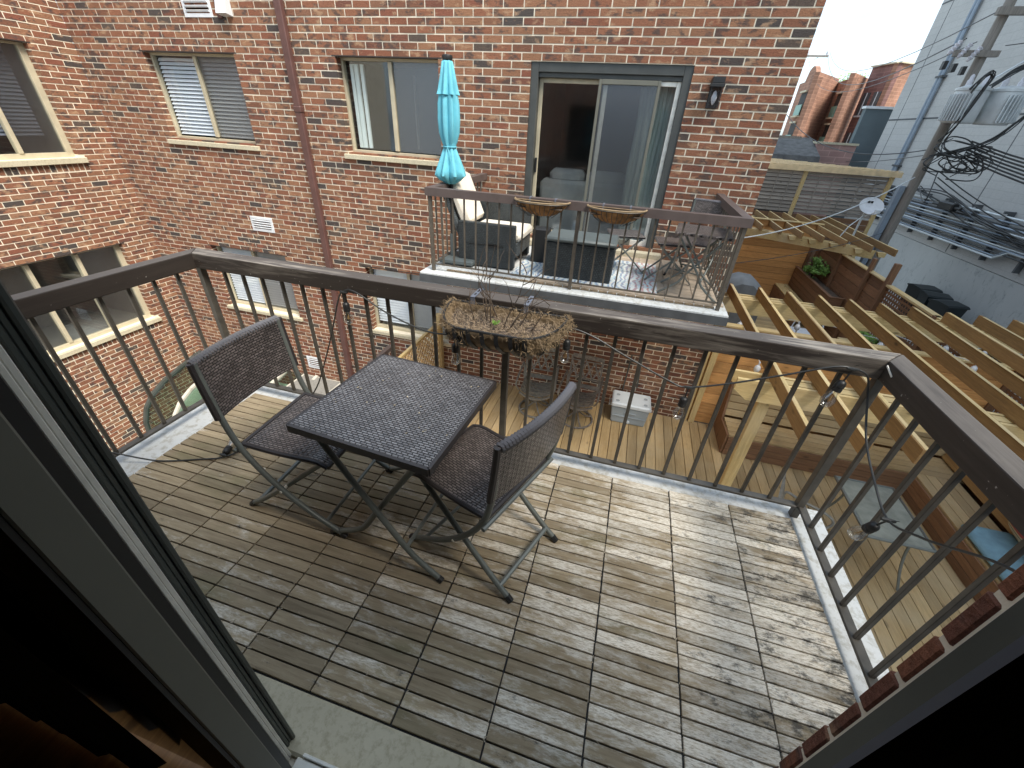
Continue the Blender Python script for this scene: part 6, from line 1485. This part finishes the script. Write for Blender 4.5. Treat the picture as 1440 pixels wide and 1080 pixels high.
# ============================================================ FURNITURE ON THE BALCONY OPPOSITE
OZ = 0.146
um = thing('closed_umbrella', 'closed aqua patio umbrella tied at its skirt on the balcony opposite', 'umbrella', (-2.03, 4.85, OZ))
ux, uy = -2.085, 4.80
m = MB(); m.tube([(ux + .01, uy, OZ), (ux, uy, 2.16)], 0.020, 10); m.build('pole', 'black', um, True)
def pleated(prof, nf, ph=0.0, sq=1.0):
    m = MB(); n = nf * 6; vs = []
    for (r, z, amp) in prof:
        for k in range(n):
            a = 2 * PI * k / n; f = abs(math.cos(a * nf / 2 + ph)) ; rr = r * (1 - amp + amp * f) ; vs.append((ux + rr * math.cos(a), uy + rr * math.sin(a) * sq, z + random.uniform(-.003, .003)))
    R_ = len(prof); m.add(vs, [(i * n + k, i * n + (k + 1) % n, (i + 1) * n + (k + 1) % n, (i + 1) * n + k) for i in range(R_ - 1) for k in range(n)]); return m
pleated([(0.03, 2.15, 0.1), (0.06, 2.13, 0.15), (0.085, 2.02, 0.25), (0.115, 1.90, 0.4), (0.13, 1.86, 0.5)], 8).build('top_vent', 'aqua', um, True)
pleated([(0.06, 2.02, 0.3), (0.095, 1.90, 0.42), (0.118, 1.78, 0.45), (0.124, 1.64, 0.42), (0.115, 1.52, 0.40), (0.09, 1.44, 0.35), (0.066, 1.39, 0.25), (0.09, 1.34, 0.3), (0.13, 1.25, 0.4), (0.17, 1.16, 0.45), (0.185, 1.11, 0.45), (0.13, 1.06, 0.5), (0.05, 1.02, 0.5)], 8, 0.4).build('canopy', 'aqua', um, True)
m = MB(); n = 20; m.tube([(ux + 0.073 * math.cos(2 * PI * i / n), uy + 0.073 * math.sin(2 * PI * i / n), 1.39) for i in range(n + 1)], 0.008, 6); m.tube([(ux, uy - .075, 1.39), (ux + .04, uy - .10, 1.33), (ux + .05, uy - .11, 1.26)], 0.005, 5); m.build('tie_band', 'aqua', um, True)
m = MB(); m.lathe([(0.02, 0), (0.05, 0.005), (0.055, 0.03), (0.05, 0.045), (0.02, 0.05)], (ux, uy, 2.14), 14); m.build('finial', 'black', um, True)
m = MB(); m.cbox((ux - .12, uy - .18, OZ + .001), (ux + .33, uy + .22, OZ + .06), 0.015); m.tube([(ux, uy, OZ + .06), (ux, uy, OZ + .32)], 0.032, 10); m.build('base', 'charcoal', um)

ac = thing('wicker_armchair', 'charcoal wicker armchair with cream cushions behind the opposite railing', 'armchair', (-1.6, 5.1, OZ))
m = MB(); m.cbox((-1.98, 4.72, OZ), (-1.27, 4.80, 0.645), 0.01); m.build('side_panel', 'teal_wicker', ac); m = MB(); m.cbox((-1.98, 5.45, OZ), (-1.27, 5.53, 0.80), 0.01); m.build('side_panel', 'teal_wicker', ac)
m = MB(); m.box((-1.62, 4.716, 0.375), (-1.45, 4.7195, 0.42)); m.box((-1.83, 4.716, 0.40), (-1.40, 4.7192, 0.408)); m.build('arm_slot', 'black', ac)
m = MB(); m.cbox((-1.95, 4.81, OZ + .12), (-1.26, 5.44, 0.44), 0.01); m.build('seat_base', 'teal_wicker_y', ac)
m = MB(); m.cbox((-1.90, 4.815, 0.445), (-1.22, 5.435, 0.56), 0.035); m.build('seat_cushion', 'cushion', ac, True)
m = MB(); Mb = Matrix.Translation((-1.96, 5.12, 0.50)) @ Matrix.Rotation(math.radians(-24), 4, 'Y'); m.cbox((-0.06, -0.33, -0.25), (0.0, 0.33, 0.58), 0.008, M=Mb); m.build('backrest', 'teal_wicker_y', ac)
m = MB(); m.cbox((0.005, -0.30, 0.05), (0.13, 0.30, 0.62), 0.04, M=Mb); m.build('back_cushion', 'cushion', ac, True)
lv = thing('wicker_ottoman', 'charcoal wicker box ottoman with grey top beside the opposite armchair', 'ottoman', (-0.5, 5, OZ))
m = MB(); m.cbox((-0.88, 4.66, OZ), (-0.11, 5.10, 0.55), 0.012); m.build('body', 'teal_wicker', lv)
m = MB(); m.cbox((-0.90, 4.64, 0.551), (-0.10, 5.13, 0.60), 0.02); m.build('top', 'charcoal', lv, True)
sp_ = MB(); sp_.cbox((-1.16, 5.15, OZ), (-0.96, 5.35, 0.56), 0.01); tag(sp_.build('side_table', 'black', None), 'small black box side table between the armchair and ottoman', 'side table')
def stool(loc, rz, label, group):
    r = thing('folding_stool', label, 'stool', local=True, group=group)
    m = MB(); m.cbox((-0.20, -0.19, 0.42), (0.20, 0.19, 0.445), 0.006); m.build('seat', 'weave', r)
    for s in (-1, 1):
        m = MB(); m.bar((-0.17, 0.17 * s, 0.41), (0.26, 0.17 * s, 0.012), 0.014, 0.026, (0, 1, 0)); m.build('leg', 'tube', r)
        m = MB(); m.bar((0.17, 0.15 * s, 0.41), (-0.26, 0.15 * s, 0.012), 0.014, 0.026, (0, 1, 0)); m.build('leg', 'tube', r)
    m = MB(); m.tube([(0.2, -.17, .07), (0.2, .17, .07)], .008, 6); m.tube([(-0.2, -.15, .07), (-0.2, .15, .07)], .008, 6); m.build('stretcher', 'tube', r)
    r.location = loc; r.rotation_euler = (0, 0, rz); return r
SG = 'folding stools on the balcony opposite'
st1 = stool((0.52, 5.18, OZ), 0.1, 'woven folding stool close to the sliding door corner, left of the small table', SG)
dup(st1, (-0.04, 5.35, OZ), 0.25, 'woven folding stool standing behind the ottoman in front of the glass door')
ot = thing('opposite_table', 'small woven folding table in the right corner of the opposite balcony', 'table', (0.72, 4.72, OZ))
Mt = Matrix.Translation((0.74, 4.76, 0)) @ Matrix.Rotation(-0.12, 4, 'Z')
m = MB(); m.cbox((-0.27, -0.26, 0.785), (0.27, 0.26, 0.815), 0.006, M=Mt); m.build('table_top', 'weave', ot)
for s in (-1, 1):
    for k in (-1, 1):
        m = MB(); y_ = (0.22 if k > 0 else 0.19) * s; P_ = [Mt @ Vector(p) for p in ((-0.22 * k, y_, 0.775), (0.05 * k, y_, 0.42), (0.12 * k, y_, 0.30), (0.30 * k, y_, OZ + .012))]; m.tube(smoothpath(P_, 3), 0.012, 7); m.build('leg', 'tube', ot, True)
oc = dup(c1, (0.80, 5.45, OZ), math.radians(-112), 'woven folding chair behind the small table in the opposite balcony corner'); oc['group'] = 'chair behind the small opposite table'
def coco(x0, label):
    r = thing('coco_basket', label, 'planter', (x0 + .28, 4.25, 0.9), 'coco lined baskets on the opposite railing')
    x1 = x0 + 0.56; D = dshape(x0, x1, 4.325, 4.115, 8, 0.8); z = 1.005
    m = MB(); rings = []
    for (f, dz) in ((0, 0.0), (0.12, -0.035), (0.35, -0.08), (0.75, -0.12), (1.0, -0.13)):
        cx, cy = (x0 + x1) / 2, 4.29; rings.append([(p[0] + (cx - p[0]) * f * .75, p[1] + (cy - p[1]) * f * .8, z + dz + (random.uniform(-.006, .006) if f < 1 else 0)) for p in D])
    n = len(D); vs = [(p[0] + 0.008 * noise.noise((p[0] * 30, i * 3.0, 1)), p[1] - 0.010 * abs(noise.noise((p[0] * 25, i * 2.0, 5))), p[2]) for i, rr in enumerate(rings) for p in rr]
    m.add(vs, [(i * n + k, i * n + k + 1, (i + 1) * n + k + 1, (i + 1) * n + k) for i in range(4) for k in range(n - 1)] + [tuple(4 * n + k for k in range(n))]); m.build('liner', 'coco', r, True)
    m = MB(); m.tube([(p[0], p[1] - .004, z - .004) for p in D] + [(D[0][0], D[0][1], z)], 0.004, 6); m.tube([(p[0] , p[1], z + .006) for p in D], 0.009, 6, 0.2); 
    m.build('rolled_edge', 'coirlight', r, True)
    m = MB(); m.tube([(p[0], p[1] - .012, z - .006) for p in D], 0.0045, 6); m.build('top_wire', 'black', r)
    for k in range(1, 11):
        x = x0 + 0.56 * k / 11; e = (1 - abs(k / 5.5 - 1) ** 3); m = MB(); m.tube(smoothpath([(x, 4.325 - 0.222 * e ** .6, z - .006), (x + (x0 + .28 - x) * .15, 4.325 - 0.19 * e ** .6, z - 0.075), (x + (x0 + .28 - x) * .5, 4.29, z - 0.145)], 4), 0.0035, 5); m.build('wire', 'black', r)
    m = MB(); m.cbox((x0 + .05, 4.16, z - .05), (x1 - .05, 4.32, z - .04)); m.build('soil', 'soil', r)
    for x in (x0 + .15, x1 - .15): m = MB(); m.box((x - .008, 4.322, z - .03), (x + .008, 4.3285, 1.028)); m.box((x - .008, 4.3285, 1.0265), (x + .008, 4.42, 1.0295)); m.build('hook', 'bluegrey', r)
coco(-1.175, 'brown coco basket on the opposite rail, nearer the umbrella'); coco(-0.44, 'brown coco basket on the opposite rail, under the pale door curtain')
